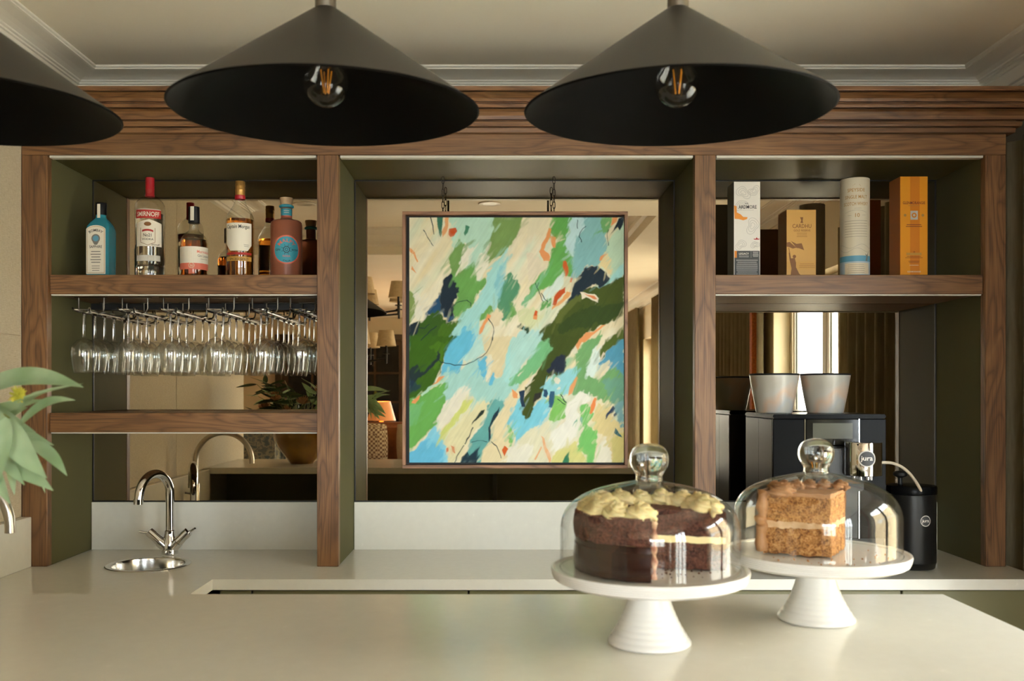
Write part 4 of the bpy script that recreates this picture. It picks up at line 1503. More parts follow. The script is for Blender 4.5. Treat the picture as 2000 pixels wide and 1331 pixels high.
p.poly('orange_print', [(-w + .001, h - .076), (-w + .009, h - .078), (-w + .010, h - .098), (-w + .022, h - .104), (-w + .030, h - .112), (-w + .044, h - .113), (-w + .042, h - .119), (-w + .030, h - .123), (-w + .016, h - .119), (-w + .003, h - .118)], 1)
p.poly('ink_red', [(.020, h - .181), (.040, h - .181), (.038, h - .184), (.023, h - .184)], 1)
p.poly('ink_red', [(.028, h - .181), (.030, h - .176), (.034, h - .181)], 1)
p.rect('dark_print', -w + .0025, w - .0025, .006, .086, 1, 2)
p.rect('orange_band', -w + .0025, -w + .010, .064, .086, 2, 1)
p.text('paper', 'LEGACY', -.010, .074, .0085, 1.0, 2)
p.lines('silver_print', -.010, .070, .032, 2, .003, .0008)
p.rect('silver_print', .0125, .013, .064, .086, 2, 1)
p.lines('silver_print', .027, .083, .020, 5, .0035, .0012)
p.lines('silver_print', 0, .057, .068, 8, .0062, .0016, 2, .12)
p.build(r, {'ink': 'lettering', 'dark_print': 'panel', 'ink_grey': 'contour_lines'})

r, w, h = carton('whisky_box', 'short gold whisky carton printed with a flag-bearer silhouette', 1536, 1594, 410, .088, [M['gold_card'], M['gold_dark']])
p = Print(on_front())
p.text('gold_dark', 'CARDHU', .002, h - .058, .0175, .84)
p.text('gold_dark', 'GOLD RESERVE', .002, h - .069, .0090, .86)
p.lines('gold_dark', .002, h - .074, .036, 3, .0055, .0012)
p.poly('gold_dark', [(-.004, h - .024), (.006, h - .024), (.004, h - .036), (.006, h - .042), (-.003, h - .042), (0, h - .034)], 1)
p.rect('gold_print', -w + .001, w - .001, .028, .052, 1, 1)
p.lines('gold_dark', .018, .045, .05, 3, .0055, .0010)
p.poly('gold_dark', [(-w + .001, .112), (-w + .010, .114), (-w + .022, .104), (-w + .032, .096), (-w + .020, .093), (-w + .008, .098), (-w + .001, .099)], 1)
p.poly('gold_dark', [(-w + .014, .117), (-w + .032, .108), (-w + .048, .110), (-w + .056, .088), (-w + .040, .094), (-w + .032, .095)], 1)
p.poly('gold_dark', [(-w + .006, .096), (-w + .008, .096), (-w + .012, .076), (-w + .010, .076)], 2)
p.disc('gold_dark', -w + .025, .068, 0, .0055, 1, 16)
p.poly('gold_dark', [(-w + .007, .080), (-w + .011, .080), (-w + .014, .062), (-w + .026, .063), (-w + .030, .048), (-w + .030, .034), (-w + .040, .014), (-w + .054, .001), (-w + .012, .001), (-w + .016, .030), (-w + .010, .056)], 4)
p.build(r, {'gold_dark': 'lettering_and_figure', 'gold_print': 'panel'})

D = 2.95
x = PX(1669.5, D)
h = PZ(352, D) - SZ1
R = .0448
r = thing('whisky_tube', 'round cream whisky tube with a blue band round its foot', 'tube', (x, D, SZ1 + .0005), 0, 'whisky cartons on the right shelf')
lathe('tube', [(0, 0), (R - .001, 0), (R, .001), (R, h - .0015), (R - .001, h - .0005), (R - .003, h), (0, h)], M['cream_card'], r, 64)
p = Print(on_cyl(R, -math.atan2(x, D) + .10))
for k, s in enumerate(('SPEYSIDE', 'SINGLE MALT', 'SCOTCH WHISKY')):
    p.text('ink_gold', s, 0, h - .046 - k * .0215, .0150, (.9, .78, .66)[k])
p.poly('ink_gold', [(-.012, h - .028), (-.004, h - .022), (.010, h - .024), (.014, h - .030)], 1)
p.rect('ink_grey', -.006, .016, h - .099, h - .0984, 2, 4)
p.column('ink_grey', lambda u: h - .104 - u * u * 6, lambda u: h - .1046 - u * u * 6, -.034, .034, 2, 12)
p.text('ink_gold', '10', .002, h - .126, .0170, 1.0)
for u0, u1 in ((-.026, -.014), (.018, .030)):
    p.rect('ink_grey', u0, u1, h - .1205, h - .1199, 2, 3)
p.lines('ink_grey', 0, h - .137, .076, 7, .0082, .0010, 2, .08)
for q, ph in ((.098, 0), (.086, 1.3)):
    p.column('ink_grey', lambda u: q + .006 * math.sin(u * 90 + ph), lambda u: q - .0006 + .006 * math.sin(u * 90 + ph), -.056, .056, 1, 30)
p.rect('ink_blue', -.09, .09, .050, .068, 1, 40)
p.rect('pale_blue', -.09, .09, .002, .050, 1, 40)
p.rect('paper_warm', -.036, .046, .010, .045, 2, 16)
p.lines('ink_grey', 0, .040, .058, 5, .0062, .0009, 3)
p.poly('ink_grey', [(.030, .052), (.036, .050), (.039, .062), (.042, .080), (.036, .070), (.028, .074), (.034, .064)], 3)
p.build(r, {'ink_gold': 'lettering', 'ink_blue': 'band'})

r, w, h = carton('whisky_box', 'tall bright orange whisky carton at the right end of its shelf', 1758, 1812, 345, .082, [M['orange_card'], M['orange_side']])
p = Print(on_front())
p.rect('orange_band', -.012, .018, .001, h - .001, 1, 1)
p.text('maroon', 'GLENMORANGIE', 0, h - .088, .0125, .74)
p.lines('ink_gold', 0, h - .092, .044, 1, .003, .0012)
p.rect('silver_print', -.011, .012, h - .137, h - .109, 2, 1)
p.disc('orange_band', .0005, h - .123, .004, .008, 3, 16)
for u in (-.028, .028):
    p.disc('ink_gold', u, h - .123, 0, .0045, 2, 12)
p.lines('maroon', 0, h - .152, .054, 2, .0055, .0020, 2)
p.rect('gold_print', -.024, .024, .072, .080, 2, 1)
p.text('maroon', '10', 0, .0800, .0070)
p.lines('maroon', 0, .069, .056, 2, .0045, .0012, 2)
p.lines('maroon', 0, .054, .038, 2, .0045, .0012, 2)
p.lines('paper', 0, .041, .030, 1, .004, .0012, 2)
p.text('paper', 'GLENMORANGIE', 0, .018, .0062, .9)
p.build(r, {'maroon': 'lettering', 'silver_print': 'emblem', 'orange_band': 'stripe'})

# ================================================================== WINE GLASSES ON THEIR RACKS
ZFOOT = PZ(605, 2.87)
ZRG = PZ(729, 2.87)
GH = ZFOOT - ZRG
prof_in = []
# glass drawn upside down: foot at the top (z = GH), rim at 0
bowl = [(.0310, 0), (.0330, .010), (.0355, .025), (.0378, .042), (.0390, .056), (.0388, .068), (.0368, .080), (.0315, .092), (.0225, .101), (.0120, .107), (.0055, .112)]
stem = [(.0055, .112), (.0040, .118), (.0034, .130), (.0033, .160), (.0036, GH - .016), (.0060, GH - .008), (.0140, GH - .0045), (.0290, GH - .0022), (.0325, GH - .0012), (.0325, GH), (0, GH)]
inner = [(.0303, 0), (.0322, .010), (.0347, .025), (.0370, .042), (.0382, .056), (.0380, .068), (.0360, .080), (.0306, .0915), (.0215, .1000), (.0110, .1055), (0, .108)]
bm = bmesh.new()
bm_lathe(bm, inner[::-1] + bowl, 36)
nb_ = len(bm.faces)
bm_lathe(bm, stem, 20)
glass_me = bpy.data.meshes.new('wine_glass')
bmesh.ops.recalc_face_normals(bm, faces=bm.faces)
bm.faces.ensure_lookup_table()
for i, f in enumerate(bm.faces):
    f.material_index = 0 if i < nb_ else 1
    f.smooth = True
bm.to_mesh(glass_me)
bm.free()
glass_me.transform(Matrix.Diagonal((.968, .968, 1, 1)))
glass_me.materials.append(M['thin'])
glass_me.materials.append(M['glass'])
cols = [PX(q, 2.87) for q in (162, 249, 331, 421, 508, 584)]
rows = [2.878, 2.9538, 3.0296, 3.1054]
ordn = ['leftmost', 'second', 'third', 'fourth', 'fifth', 'rightmost']
dep = ['front', 'second from the front', 'third from the front', 'back']
M['rack'] = flat('dark_rack_metal', (0.13, 0.11, 0.085), 0.3, metal=1.0)
for i, cx_ in enumerate(cols):
    for j, ry in enumerate(rows):
        o = bpy.data.objects.new('wine_glass', glass_me)
        COL.objects.link(o)
        o.location = (cx_ + random.uniform(-.0015, .0015), ry, ZRG + random.uniform(0, .001))
        o.rotation_euler = (random.uniform(-.002, .002), random.uniform(-.004, .004), random.uniform(0, 6))
        tag(o, 'upside-down wine glass at the %s of the %s hanging rail' % (dep[j], ordn[i] if i in (0, 5) else ordn[i] + ' from left'), 'glass', 'wine glasses hanging under the shelf')
    rk = thing('glass_rack', 'metal hanging rail for wine glasses under the shelf, %s' % (ordn[i] if i in (0, 5) else ordn[i] + ' from the left'), 'rack', (cx_, 2.99, SZ0), 0, 'wine glass rails under the shelf')
    zr = ZFOOT - .0062 - SZ0
    for s in (-1, 1):
        tube('rail', [(s * .026, -.133, zr + .010), (s * .0225, -.125, zr + .004), (s * .0185, -.112, zr), (s * .0185, .148, zr)], .0032, M['rack'], rk, 8)
        for yy in (-.06, .12):
            bm = bmesh.new()
            bm_tube(bm, [(s * .0185, yy, zr), (s * .036, yy, zr + .006), (s * .040, yy, zr + .016), (s * .040, yy, -.0005)], .0028, 8)
            bm_obj('hanger', bm, M['rack'], rk, True)
    for yy in (-.06, .12):
        bm = bmesh.new()
        bm_box(bm, -.050, .050, yy - .008, yy + .008, -.003, -.0003)
        bm_obj('mounting_plate', bm, M['rack'], rk)

# ================================================================== ROUND SINK AND TAPS
sk = thing('round_sink', 'small round steel hand sink set into the worktop', 'sink', (SINK[0], SINK[1], ZW), 0)
lathe('bowl', [(.126, .0004), (.1262, .002), (.124, .0038), (.112, .0040), (.108, .002), (.1065, -.004), (.105, -.06), (.098, -.105), (.08, -.122), (.03, -.127), (0, -.127)], M['steel_sink'] if 'steel_sink' in M else M.setdefault('steel_sink', flat('polished_sink_steel', (0.7, 0.69, 0.66), 0.16, metal=1.0)), sk, 64)
lathe('drain', [(.022, -.1268), (.022, -.124), (.018, -.1225), (0, -.1225)], M['chrome'], sk, 24)


def arc_pts(c, u, r, a0, a1, n=24):
    """half circle standing in the vertical plane along the horizontal direction u"""
    return [Vector(c) + Vector(u) * (r * math.cos(a0 + (a1 - a0) * k / n)) + Vector((0, 0, r * math.sin(a0 + (a1 - a0) * k / n))) for k in range(n + 1)]


tx, ty = PX(332, 3.03), 3.03
tp_ = thing('bar_tap', 'chrome gooseneck tap with two lever handles behind the round sink', 'tap', (tx, ty, ZW + .0005))
u = Vector((-.050, -.130, 0)).normalized()
rr = .070
zc_ = PZ(918, 2.965) - rr - .0138 - ZW
pts = [Vector((0, 0, .07)), Vector((0, 0, zc_ - .03))] + arc_pts(u * rr + Vector((0, 0, zc_)), -u, rr, 0, PI * .97)
e = pts[-1]
pts.append(e + Vector((0, 0, -.022)) + u * .003)
tube('spout', pts, .0138, M['chrome'], tp_, 20)
tube('aerator', [pts[-1] + Vector((0, 0, .012)), pts[-1] + Vector((0, 0, -.004))], .0148, M['chrome'], tp_, 20)
lathe('body', [(0, 0), (.0250, 0), (.0262, .002), (.0265, .006), (.0262, .016), (.0255, .030), (.0235, .046), (.0185, .062), (.0170, .072), (.0168, .080), (.0140, .083), (0, .083)], M['chrome'], tp_, 40)
for s in (-1, 1):
    d = Vector((s * .72, -.10, .69)).normalized()
    b0 = Vector((s * .008, -.004, .026))
    hd = tube('handle', [b0, b0 + d * .03, b0 + d * .031, b0 + d * .058, b0 + d * .0585, b0 + d * .078, b0 + d * .080], [.0190, .0185, .0165, .0150, .0160, .0150, .0115], M['chrome'], tp_, 20)
    q0 = b0 + d * .071
    lv = Vector((s * .9, -.42, -.02 if s < 0 else .28)).normalized()
    tube('lever', [q0, q0 + lv * .018 + Vector((0, 0, .002)), q0 + lv * .036 + Vector((0, 0, .007))], [.0046, .0040, .0030], M['chrome'], hd, 10)

t2 = thing('tall_tap', 'tall brushed nickel gooseneck tap on the left return by the linen wall', 'tap', (-1.36, 2.11, ZW + .0005))
rr = .1265
zc_ = PZ(846, 4.19) - rr - ZW
pts = [Vector((0, 0, .11)), Vector((0, 0, zc_ - .04))] + arc_pts(Vector((rr, 0, zc_)), (-1, 0, 0), rr, 0, PI, 32) + [Vector((2 * rr, 0, zc_ - .012))]
tube('spout', pts, .0118, M['nickel'], t2, 20)
lathe('body', [(0, 0), (.026, 0), (.026, .004), (.0185, .006), (.0180, .120), (.0150, .124), (0, .124)], M['nickel'], t2, 32)
tube('lever', [(-.015, -.0, .075), (-.050, -.01, .078)], [.005, .0042], M['nickel'], t2, 10)

# ================================================================== COFFEE MACHINE
MD0, MD1 = 2.74, 3.05
mx0, mx1 = PX(1510, MD0), PX(1731, MD0)
mz = PZ(810, MD0)
MH = mz - ZW
MW = mx1 - mx0
cm = thing('coffee_machine', 'black bean-to-cup coffee machine with a chrome milk spout and two hoppers on top', 'coffee machine', ((mx0 + mx1) / 2, MD0, ZW + .0005))
M['piano'] = flat('piano_black', lin((13, 13, 13)), 0.25, spec=0.08)
M['side_panel'] = flat('machine_side_panel', lin((62, 56, 44)), 0.35, metal=0.4)
M['screen'] = flat('display_glass', lin((30, 29, 25)), 0.08, spec=0.25)
M['screen_lit'] = flat('display_off', lin((84, 84, 72)), 0.15, spec=0.25)
w = MW / 2
dp = MD1 - MD0
cxl = [(-w, -w + .005)]


def mbox(name, x0, x1, y0, y1, z0, z1, mat, par=cm, bevel=.002, seg=1):
    bm = bmesh.new()
    bm_box(bm, x0, x1, y0, y1, z0, z1, bevel, seg)
    return bm_obj(name, bm, M[mat], par, seg > 1)


mbox('body', -w + .002, w - .002, .012, dp, .012, MH - .014, 'black_matte')
mbox('foot_base', -w + .01, w - .01, .02, dp - .01, .0, .012, 'black')
mbox('side_panel', -w, -w + .0015, .014, dp * .5 - .002, .02, MH - .016, 'side_panel', bevel=0)
mbox('side_panel', -w, -w + .0015, dp * .5, dp - .01, .02, MH - .016, 'side_panel', bevel=0)
mbox('side_panel', w - .0015, w, .014, dp - .01, .02, MH - .016, 'side_panel', bevel=0)
mbox('top_cover', -w, w, .0, dp, MH - .013, MH, 'piano', bevel=.003, seg=2)
fl = PX(1571, MD0) - (mx0 + mx1) / 2
fr = PX(1679, MD0) - (mx0 + mx1) / 2
mbox('front_panel', -w, fl, .0, .012, .10, MH - .014, 'piano')
mbox('front_panel', fr, w, .0, .012, .10, MH - .014, 'piano')
mbox('chrome_strip', fl + .0005, fl + .003, -.001, .011, .10, MH - .014, 'chrome', bevel=0)
mbox('chrome_strip', fr - .003, fr - .0005, -.001, .011, .10, MH - .014, 'chrome', bevel=0)
dsp = mbox('display', fl + .0035, fr - .0035, -.003, .011, MH - .092, MH - .014, 'screen')
mbox('screen_image', fl + .024, fr - .022, -.0036, -.0031, MH - .072, MH - .026, 'screen_lit', dsp, 0)
mbox('centre_panel', fl + .0035, fr - .0035, .002, .011, .10, MH - .0925, 'black')
mbox('spout_slide', fl + .02, fr + .002, -.030, .0018, MH - .225, MH - .100, 'black', bevel=.004, seg=2)
mbox('drip_tray', -w + .01, w - .01, -.09, .012, .012, .075, 'black', bevel=.006, seg=2)
mbox('tray_grille', -w + .02, w - .02, -.085, .0, .0755, .079, 'steel', bevel=.001)
# chrome milk spout with its round badge
sx = PX(1687.5, MD0 - .05) - (mx0 + mx1) / 2
sr = .0515
sz0, sz1 = PZ(930, MD0 - .05) - ZW, PZ(864, MD0 - .05) - ZW
sp = lathe('milk_spout', [(0, sz0 + .001), (sr - .004, sz0), (sr - .0005, sz0 + .002), (sr, sz0 + .006), (sr, sz1 - .004), (sr - .001, sz1 - .001), (sr - .004, sz1), (0, sz1)], M['chrome'], cm, 64)
sp.location = (sx, -.045, 0)
for dx in (-.032, -.012, .008, .018):
    lathe('nozzle', [(0, sz0 - .012), (.0045, sz0 - .012), (.005, sz0), (0, sz0)], M['chrome'], sp, 12).location = (dx, -.012, 0)
mbox('joint', -.0006, .0006, -sr - .0003, -sr + .002, sz0 + .004, sz1 - .004, 'black', sp, 0)


def badge(par, place, cu, cv, rad):
    p = Print(place)
    p.disc('silver_print', cu, cv, rad * .86, rad, 3, 36)
    p.solid_disc('dark_print', cu, cv, rad * .88, 2, 36)
    p.text('white', 'jura', cu - rad * .02, cv - rad * .20, rad * .82, 1.05, 4)
    p.poly('white', [(cu - rad * .72, cv - rad * .38), (cu - rad * .66, cv - rad * .42), (cu - rad * .38, cv + rad * .10), (cu - rad * .44, cv + rad * .12)], 4)
    p.build(par, {'silver_print': 'badge_ring', 'dark_print': 'badge', 'white': 'badge_lettering'})


badge(sp, on_cyl(sr, .02), -.010, (sz0 + sz1) / 2 + .003, .0240)
# translucent bean hoppers with dark lids
M['hopper'] = flat('frosted_hopper', lin((206, 200, 184)), 0.30, trans=0.25, ior=1.2, metal=0.15)
m, nt, b = newmat('iridescent_hopper')
lw = N(nt, 'ShaderNodeTexNoise')
tcn = N(nt, 'ShaderNodeTexCoord')
nt.links.new(tcn.outputs['Object'], lw.inputs['Vector'])
lw.inputs['Scale'].default_value = 7
rp = ramp(nt, [(0.34, lin((168, 162, 146))), (0.46, lin((176, 172, 162))), (0.54, lin((190, 164, 140))), (0.62, lin((172, 172, 168))), (0.7, lin((184, 178, 160)))])
nt.links.new(lw.outputs['Fac'], rp.inputs['Fac'])
nt.links.new(rp.outputs['Color'], b.inputs['Base Color'])
b.inputs['Roughness'].default_value = .35
b.inputs['Metallic'].default_value = .12
M['hopper'] = m
for px_, D in ((1512, 2.885), (1611.5, 2.885)):
    hx = PX(px_, D) - (mx0 + mx1) / 2
    H_ = .122
    hp = lathe('bean_hopper', [(0, 0), (.052, 0), (.0545, .002), (.058, .02), (.066, .062), (.0735, .108), (.0745, .114), (.0745, .117), (0, .117)], M['hopper'], cm, 64)
    hp.location = (hx, D - MD0, MH + .0003)
    lathe('lid', [(.0745, .1172), (.0760, .1178), (.0762, .1205), (.0740, .1225), (.066, .1232), (0, .1235)], M['black_matte'], hp, 64)

# ================================================================== MILK COOLER
KD = 2.826
kx = PX(1779, KD)
mk = thing('milk_container', 'black cylindrical milk container with a lid knob beside the coffee machine', 'milk container', (kx, KD, ZW + .0005))
KR = .0715
KH = PZ(965, KD) - ZW
lathe('body', [(0, 0), (KR - .008, 0), (KR - .004, .003), (KR - .002, .016), (KR - .0005, .018), (KR, .022), (KR, KH), (KR - .002, KH + .001), (0, KH + .001)], M['black_satin'] if 'black_satin' in M else M.setdefault('black_satin', flat('black_satin_metal', lin((34, 33, 31)), 0.34, metal=0.5)), mk, 64)
ld = lathe('lid', [(KR - .002, KH + .0015), (KR + .0015, KH + .002), (KR + .002, KH + .005), (KR + .002, KH + .022), (KR, KH + .026), (KR - .012, KH + .0275), (0, KH + .029)], M['piano'], mk, 64)
lathe('knob', [(.007, .0), (.006, .012), (.0065, .020), (.019, .026), (.0205, .030), (.0195, .036), (.012, .040), (0, .041)], M['black_matte'], ld, 32, (PX(1758, KD) - kx, 0, KH + .0285))
badge(mk, on_cyl(KR, -.10), .020, PZ(1019, KD - KR) - ZW, .0165)
# milk hose from the spout down into the lid
hs = thing('milk_hose', 'thin pale hose running from the chrome spout into the milk container', 'hose', (0, 0, 0))
a = P(1721, 904, 2.69)
pts = [P(1723.5, 904, 2.69), P(1729, 904, 2.69), P(1742, 905, 2.70), P(1760, 912, 2.715), P(1776, 925, 2.73), P(1789, 942, 2.745), P(1798, 958, 2.755), P(1801, 968, 2.765), P(1800, 974, 2.78)]
hs.location = pts[-1]
M['hose'] = flat('milk_hose_rubber', lin((196, 182, 158)), 0.4)


def smooth_path(pts, n=6):
    out = []
    for i in range(len(pts) - 1):
        p0, p1, p2, p3 = pts[max(i - 1, 0)], pts[i], pts[i + 1], pts[min(i + 2, len(pts) - 1)]
        for k in range(n):
            t = k / n
            out.append(.5 * ((2 * p1) + (p2 - p0) * t + (2 * p0 - 5 * p1 + 4 * p2 - p3) * t * t + (3 * p1 - p0 - 3 * p2 + p3) * t ** 3))
    out.append(pts[-1])
    return out


q = pts[-1]
tube('hose', [v - q for v in smooth_path(pts)], .0044, M['hose'], hs, 12)
tube('connector', [Vector((0, 0, .012)), Vector((-.002, .002, -.006))], [.0062, .0062], M['chrome'], hs, 12)

# ================================================================== CAKE STANDS, DOMES, CAKES
STANDS = [(PX(1268, 1.373), 1.373), (PX(1594, 1.516), 1.516)]
ZP = 1.170                                   # plate surface
labs = ['nearer white footed cake stand holding the chocolate cake', 'farther white footed cake stand holding the coffee cake']
dlabs = ['clear glass dome with a ball knob over the chocolate cake', 'clear glass dome with a ball knob over the coffee cake']
for (x, y), l1, l2 in zip(STANDS, labs, dlabs):
    st = thing('cake_stand', l1, 'cake stand', (x, y, ZI + .0003), 0, 'white cake stands on the bar')
    h = ZP - ZI
    ped = [(0, 0), (.0590, 0), (.0612, .002), (.0612, .005)]
    # ridges up the flared foot
    for k in range(1, 60):
        t = k / 59
        rr = .0290 + .0320 * (1 - t) ** 1.75
        rr += .0006 * math.sin(t * 10 * 2 * PI) * max(0, 1 - t * 1.3)
        ped.append((rr, .005 + t * (h - .030)))
    ped += [(.033, h - .020), (0, h - .020)]
    lathe('pedestal', ped, M['ceramic'], st, 72)
    pl = [(0, h - .0245), (.034, h - .0245), (.09, h - .023), (.128, h - .019), (.139, h - .0145)]
    for k in range(0, 25):
        t = k / 24
        pl.append((.1405 + .0045 * math.sin(t * PI * .5) + .0008 * math.sin(t * 5 * 2 * PI), h - .0135 + t * .0155))
    pl += [(.1445, h + .0028), (.1425, h + .0032), (.1405, h + .0022), (.139, h + .0005), (.136, h), (0, h)]
    lathe('plate', pl, M['ceramic'], st, 96)
    dm = thing('glass_dome', l2, 'glass dome', (x, y, ZP + .0006), 0, 'glass domes over the cakes')
    R = .1315
    HD = .131
    outp = [(R + .0005, 0.0), (R + .001, .002), (R, .004), (R, .055), (R - .0008, .066), (R - .004, .078), (R - .012, .092), (R - .026, .104), (R - .048, .115), (R - .076, .123), (.030, .1285), (.018, .1305)]
    # subdivide the profile smoothly
    pv = smooth_path([Vector((a, b, 0)) for a, b in outp], 4)
    pr = [(v.x, v.y) for v in pv]
    lathe('bell', pr + [(0, .1306)], M['dome'], dm, 96)
    kn = [(.0205, .1306), (.0195, .134), (.0200, .139), (.0235, .146), (.0272, .154), (.0284, .162), (.0272, .1705), (.0235, .1775), (.0170, .1825), (.0085, .1853), (0, .186)]
    kp = [(v.x, v.y) for v in smooth_path([Vector((a, b, 0)) for a, b in kn], 3)]
    lathe('knob', [(0, .1307)] + kp, M['knob_glass'] if 'knob_glass' in M else M.setdefault('knob_glass', flat('solid_knob_glass', (0.93, 0.97, 0.94), 0.0, trans=1.0, ior=1.45)), dm, 48)


def crumb_mat(name, stops, scale, bump=1.0, dist=.004):
    m, nt, b = newmat(name)
    tc = N(nt, 'ShaderNodeTexCoord')
    n = N(nt, 'ShaderNodeTexNoise')
    n.inputs['Scale'].default_value = scale
    n.inputs['Detail'].default_value = 5
    n.inputs['Roughness'].default_value = .7
    nt.links.new(tc.outputs['Object'], n.inputs['Vector'])
    v = N(nt, 'ShaderNodeTexVoronoi')
    v.inputs['Scale'].default_value = scale * 3.2
    nt.links.new(tc.outputs['Object'], v.inputs['Vector'])
    ad = N(nt, 'ShaderNodeMath', operation='MULTIPLY_ADD')
    ad.inputs[1].default_value = .3
    nt.links.new(v.outputs['Distance'], ad.inputs[0])
    mu = N(nt, 'ShaderNodeMath', operation='MULTIPLY')
    mu.inputs[1].default_value = .85
    nt.links.new(n.outputs['Fac'], mu.inputs[0])
    nt.links.new(mu.outputs[0], ad.inputs[2])
    r = ramp(nt, stops)
    nt.links.new(ad.outputs[0], r.inputs['Fac'])
    nt.links.new(r.outputs['Color'], b.inputs['Base Color'])
    b.inputs['Roughness'].default_value = .85
    bp = N(nt, 'ShaderNodeBump')
    bp.inputs['Strength'].default_value = bump
    bp.inputs['Distance'].default_value = dist
    nt.links.new(ad.outputs[0], bp.inputs['Height'])
    nt.links.new(bp.outputs['Normal'], b.inputs['Normal'])
    return m


M['choc_sponge'] = crumb_mat('chocolate_sponge', [(0.32, lin((34, 20, 15))), (0.5, lin((74, 42, 32))), (0.72, lin((112, 68, 52)))], 90)
M['choc_top'] = crumb_mat('chocolate_crumb_top', [(0.32, lin((58, 34, 26))), (0.5, lin((104, 66, 52))), (0.72, lin((140, 96, 78)))], 90)
M['choc_glaze'] = flat('chocolate_glaze', lin((44, 25, 20)), 0.22, coat=0.3)
M['cream'] = flat('whipped_cream', lin((246, 226, 166)), 0.45, sss=0.2)
M['coffee_sponge'] = crumb_mat('coffee_sponge', [(0.30, lin((60, 32, 12))), (0.45, lin((128, 80, 38))), (0.58, lin((184, 128, 70))), (0.8, lin((216, 168, 108)))], 100)
M['coffee_cream'] = noisy('coffee_buttercream', [(0.3, lin((166, 116, 72))), (0.7, lin((192, 142, 96)))], 60, 0.5)
M['filling'] = noisy('pale_filling', [(0.3, lin((206, 166, 122))), (0.7, lin((226, 192, 150)))], 80, 0.6)


def sector(name, mat, R, z0, z1, a0, a1, parent, rough=.0016, nr=14, na=46, nz=8, seed=0.0, arcmat=None, bulge=0.0):
    """a cake layer: disc sector with uneven skin. a0..a1 counter-clockwise"""
    bm = bmesh.new()

    def wob(p, s=1.0):
        q = Vector(p)
        nv = mnoise.noise_vector(q * 70 + Vector((seed, seed, seed)))
        n2 = mnoise.noise_vector(q * 230 + Vector((seed, 0, seed)))
        return q + (nv * .8 + n2 * .45) * rough * s
    grid = {}

    def V(key, p):
        if key not in grid:
            grid[key] = bm.verts.new(wob(p))
        return grid[key]

    def pt(i, j, k):
        a = a0 + (a1 - a0) * j / na
        t = k / nz
        r = R * i / nr
        if i == nr:
            r += bulge * math.sin(PI * t)
        return (r * math.cos(a), r * math.sin(a), z0 + (z1 - z0) * t)

    def key(i, j, k):
        return (0, 0, k) if i == 0 else (i, j, k)
    for k in (0, nz):
        for i in range(nr):
            for j in range(na):
                ks = [key(i, j, k), key(i + 1, j, k), key(i + 1, j + 1, k), key(i, j + 1, k)]
                ps = [pt(i, j, k), pt(i + 1, j, k), pt(i + 1, j + 1, k), pt(i, j + 1, k)]
                vs = []
                for kk, pp in zip(ks, ps):
                    v = V(kk, pp)
                    if v not in vs:
                        vs.append(v)
                bm.faces.new(vs)
    for j in range(na):
        for k in range(nz):
            f = bm.faces.new([V(key(nr, j, k), pt(nr, j, k)), V(key(nr, j + 1, k), pt(nr, j + 1, k)), V(key(nr, j + 1, k + 1), pt(nr, j + 1, k + 1)), V(key(nr, j, k + 1), pt(nr, j, k + 1))])
            f.material_index = 1 if arcmat else 0
    for j in (0, na):
        for i in range(nr):
            for k in range(nz):
                vs = []
                for (ii, kk) in ((i, k), (i + 1, k), (i + 1, k + 1), (i, k + 1)):
                    v = V(key(ii, j, kk), pt(ii, j, kk))
                    if v not in vs:
                        vs.append(v)
                try:
                    bm.faces.new(vs)
                except ValueError:
                    pass
    return bm_obj(name, bm, [M[mat]] + ([M[arcmat]] if arcmat else []), parent, True)


def swirl_mesh(name, r, h, lobes, mat, tw=.9):
    """a piped rosette: one ridged rope wound up in a spiral"""
    bm = bmesh.new()
    turns = 2.3
    nk = 64
    n = 24
    rings = []
    for k in range(nk + 1):
        t = k / nk
        a = t * turns * 2 * PI
        rad = r * .62 * (1 - t) ** .8
        rope = r * (.46 - .20 * t) * (1 if t < .93 else (1 - t) / .07 * .8 + .2)
        c_ = Vector((rad * math.cos(a), rad * math.sin(a), h * (.24 + .62 * t ** 1.2)))
        er = Vector((math.cos(a), math.sin(a), 0))
        ring = []
        for i in range(n):
            b_ = 2 * PI * i / n
            q = rope * (1 + .34 * math.cos(b_ * 5 + a * tw * 6) + .07 * math.sin(a * 5 + b_))
            ring.append(bm.verts.new(c_ + er * (q * math.cos(b_)) + Vector((0, 0, 1)) * (q * .9 * math.sin(b_))))
        rings.append(ring)
    for A, B in zip(rings, rings[1:]):
        for i in range(n):
            bm.faces.new((A[i], A[(i + 1) % n], B[(i + 1) % n], B[i]))
    bm.faces.new(rings[-1])
    bm.faces.new(rings[0][::-1])
    me = bpy.data.meshes.new(name)
    bmesh.ops.recalc_face_normals(bm, faces=bm.faces)
    bm.to_mesh(me)
    bm.free()
    me.materials.append(M[mat])
    me.polygons.foreach_set('use_smooth', [True] * len(me.polygons))
    return me


# --- chocolate cake: a slice removed towards the viewer's right
x, y = STANDS[0]
cc = thing('chocolate_cake', 'two-layer chocolate cake with piped cream on top and slices cut away', 'cake', (x, y, ZP + .0022))
cc.scale = (.975, .975, .97)
A0, A1 = math.radians(-12), math.radians(262)
RC = .113
sector('sponge', 'choc_sponge', RC, .0, .040, A0, A1, cc, seed=1.0, arcmat='choc_glaze', bulge=.002)
sector('filling', 'cream', RC * .995, .0395, .050, A0, A1, cc, rough=.0016, nz=3, seed=2.0, arcmat='choc_glaze')
sector('sponge', 'choc_sponge', RC, .0495, .086, A0, A1, cc, rough=.0028, seed=3.0, bulge=.002)
sector('top_crumb', 'choc_top', RC * .97, .0855, .0885, A0 + .02, A1 - .02, cc, rough=.0026, nz=2, seed=4.0)
sw = swirl_mesh('cream_swirl', .0238, .029, 7, 'cream')
n = 12
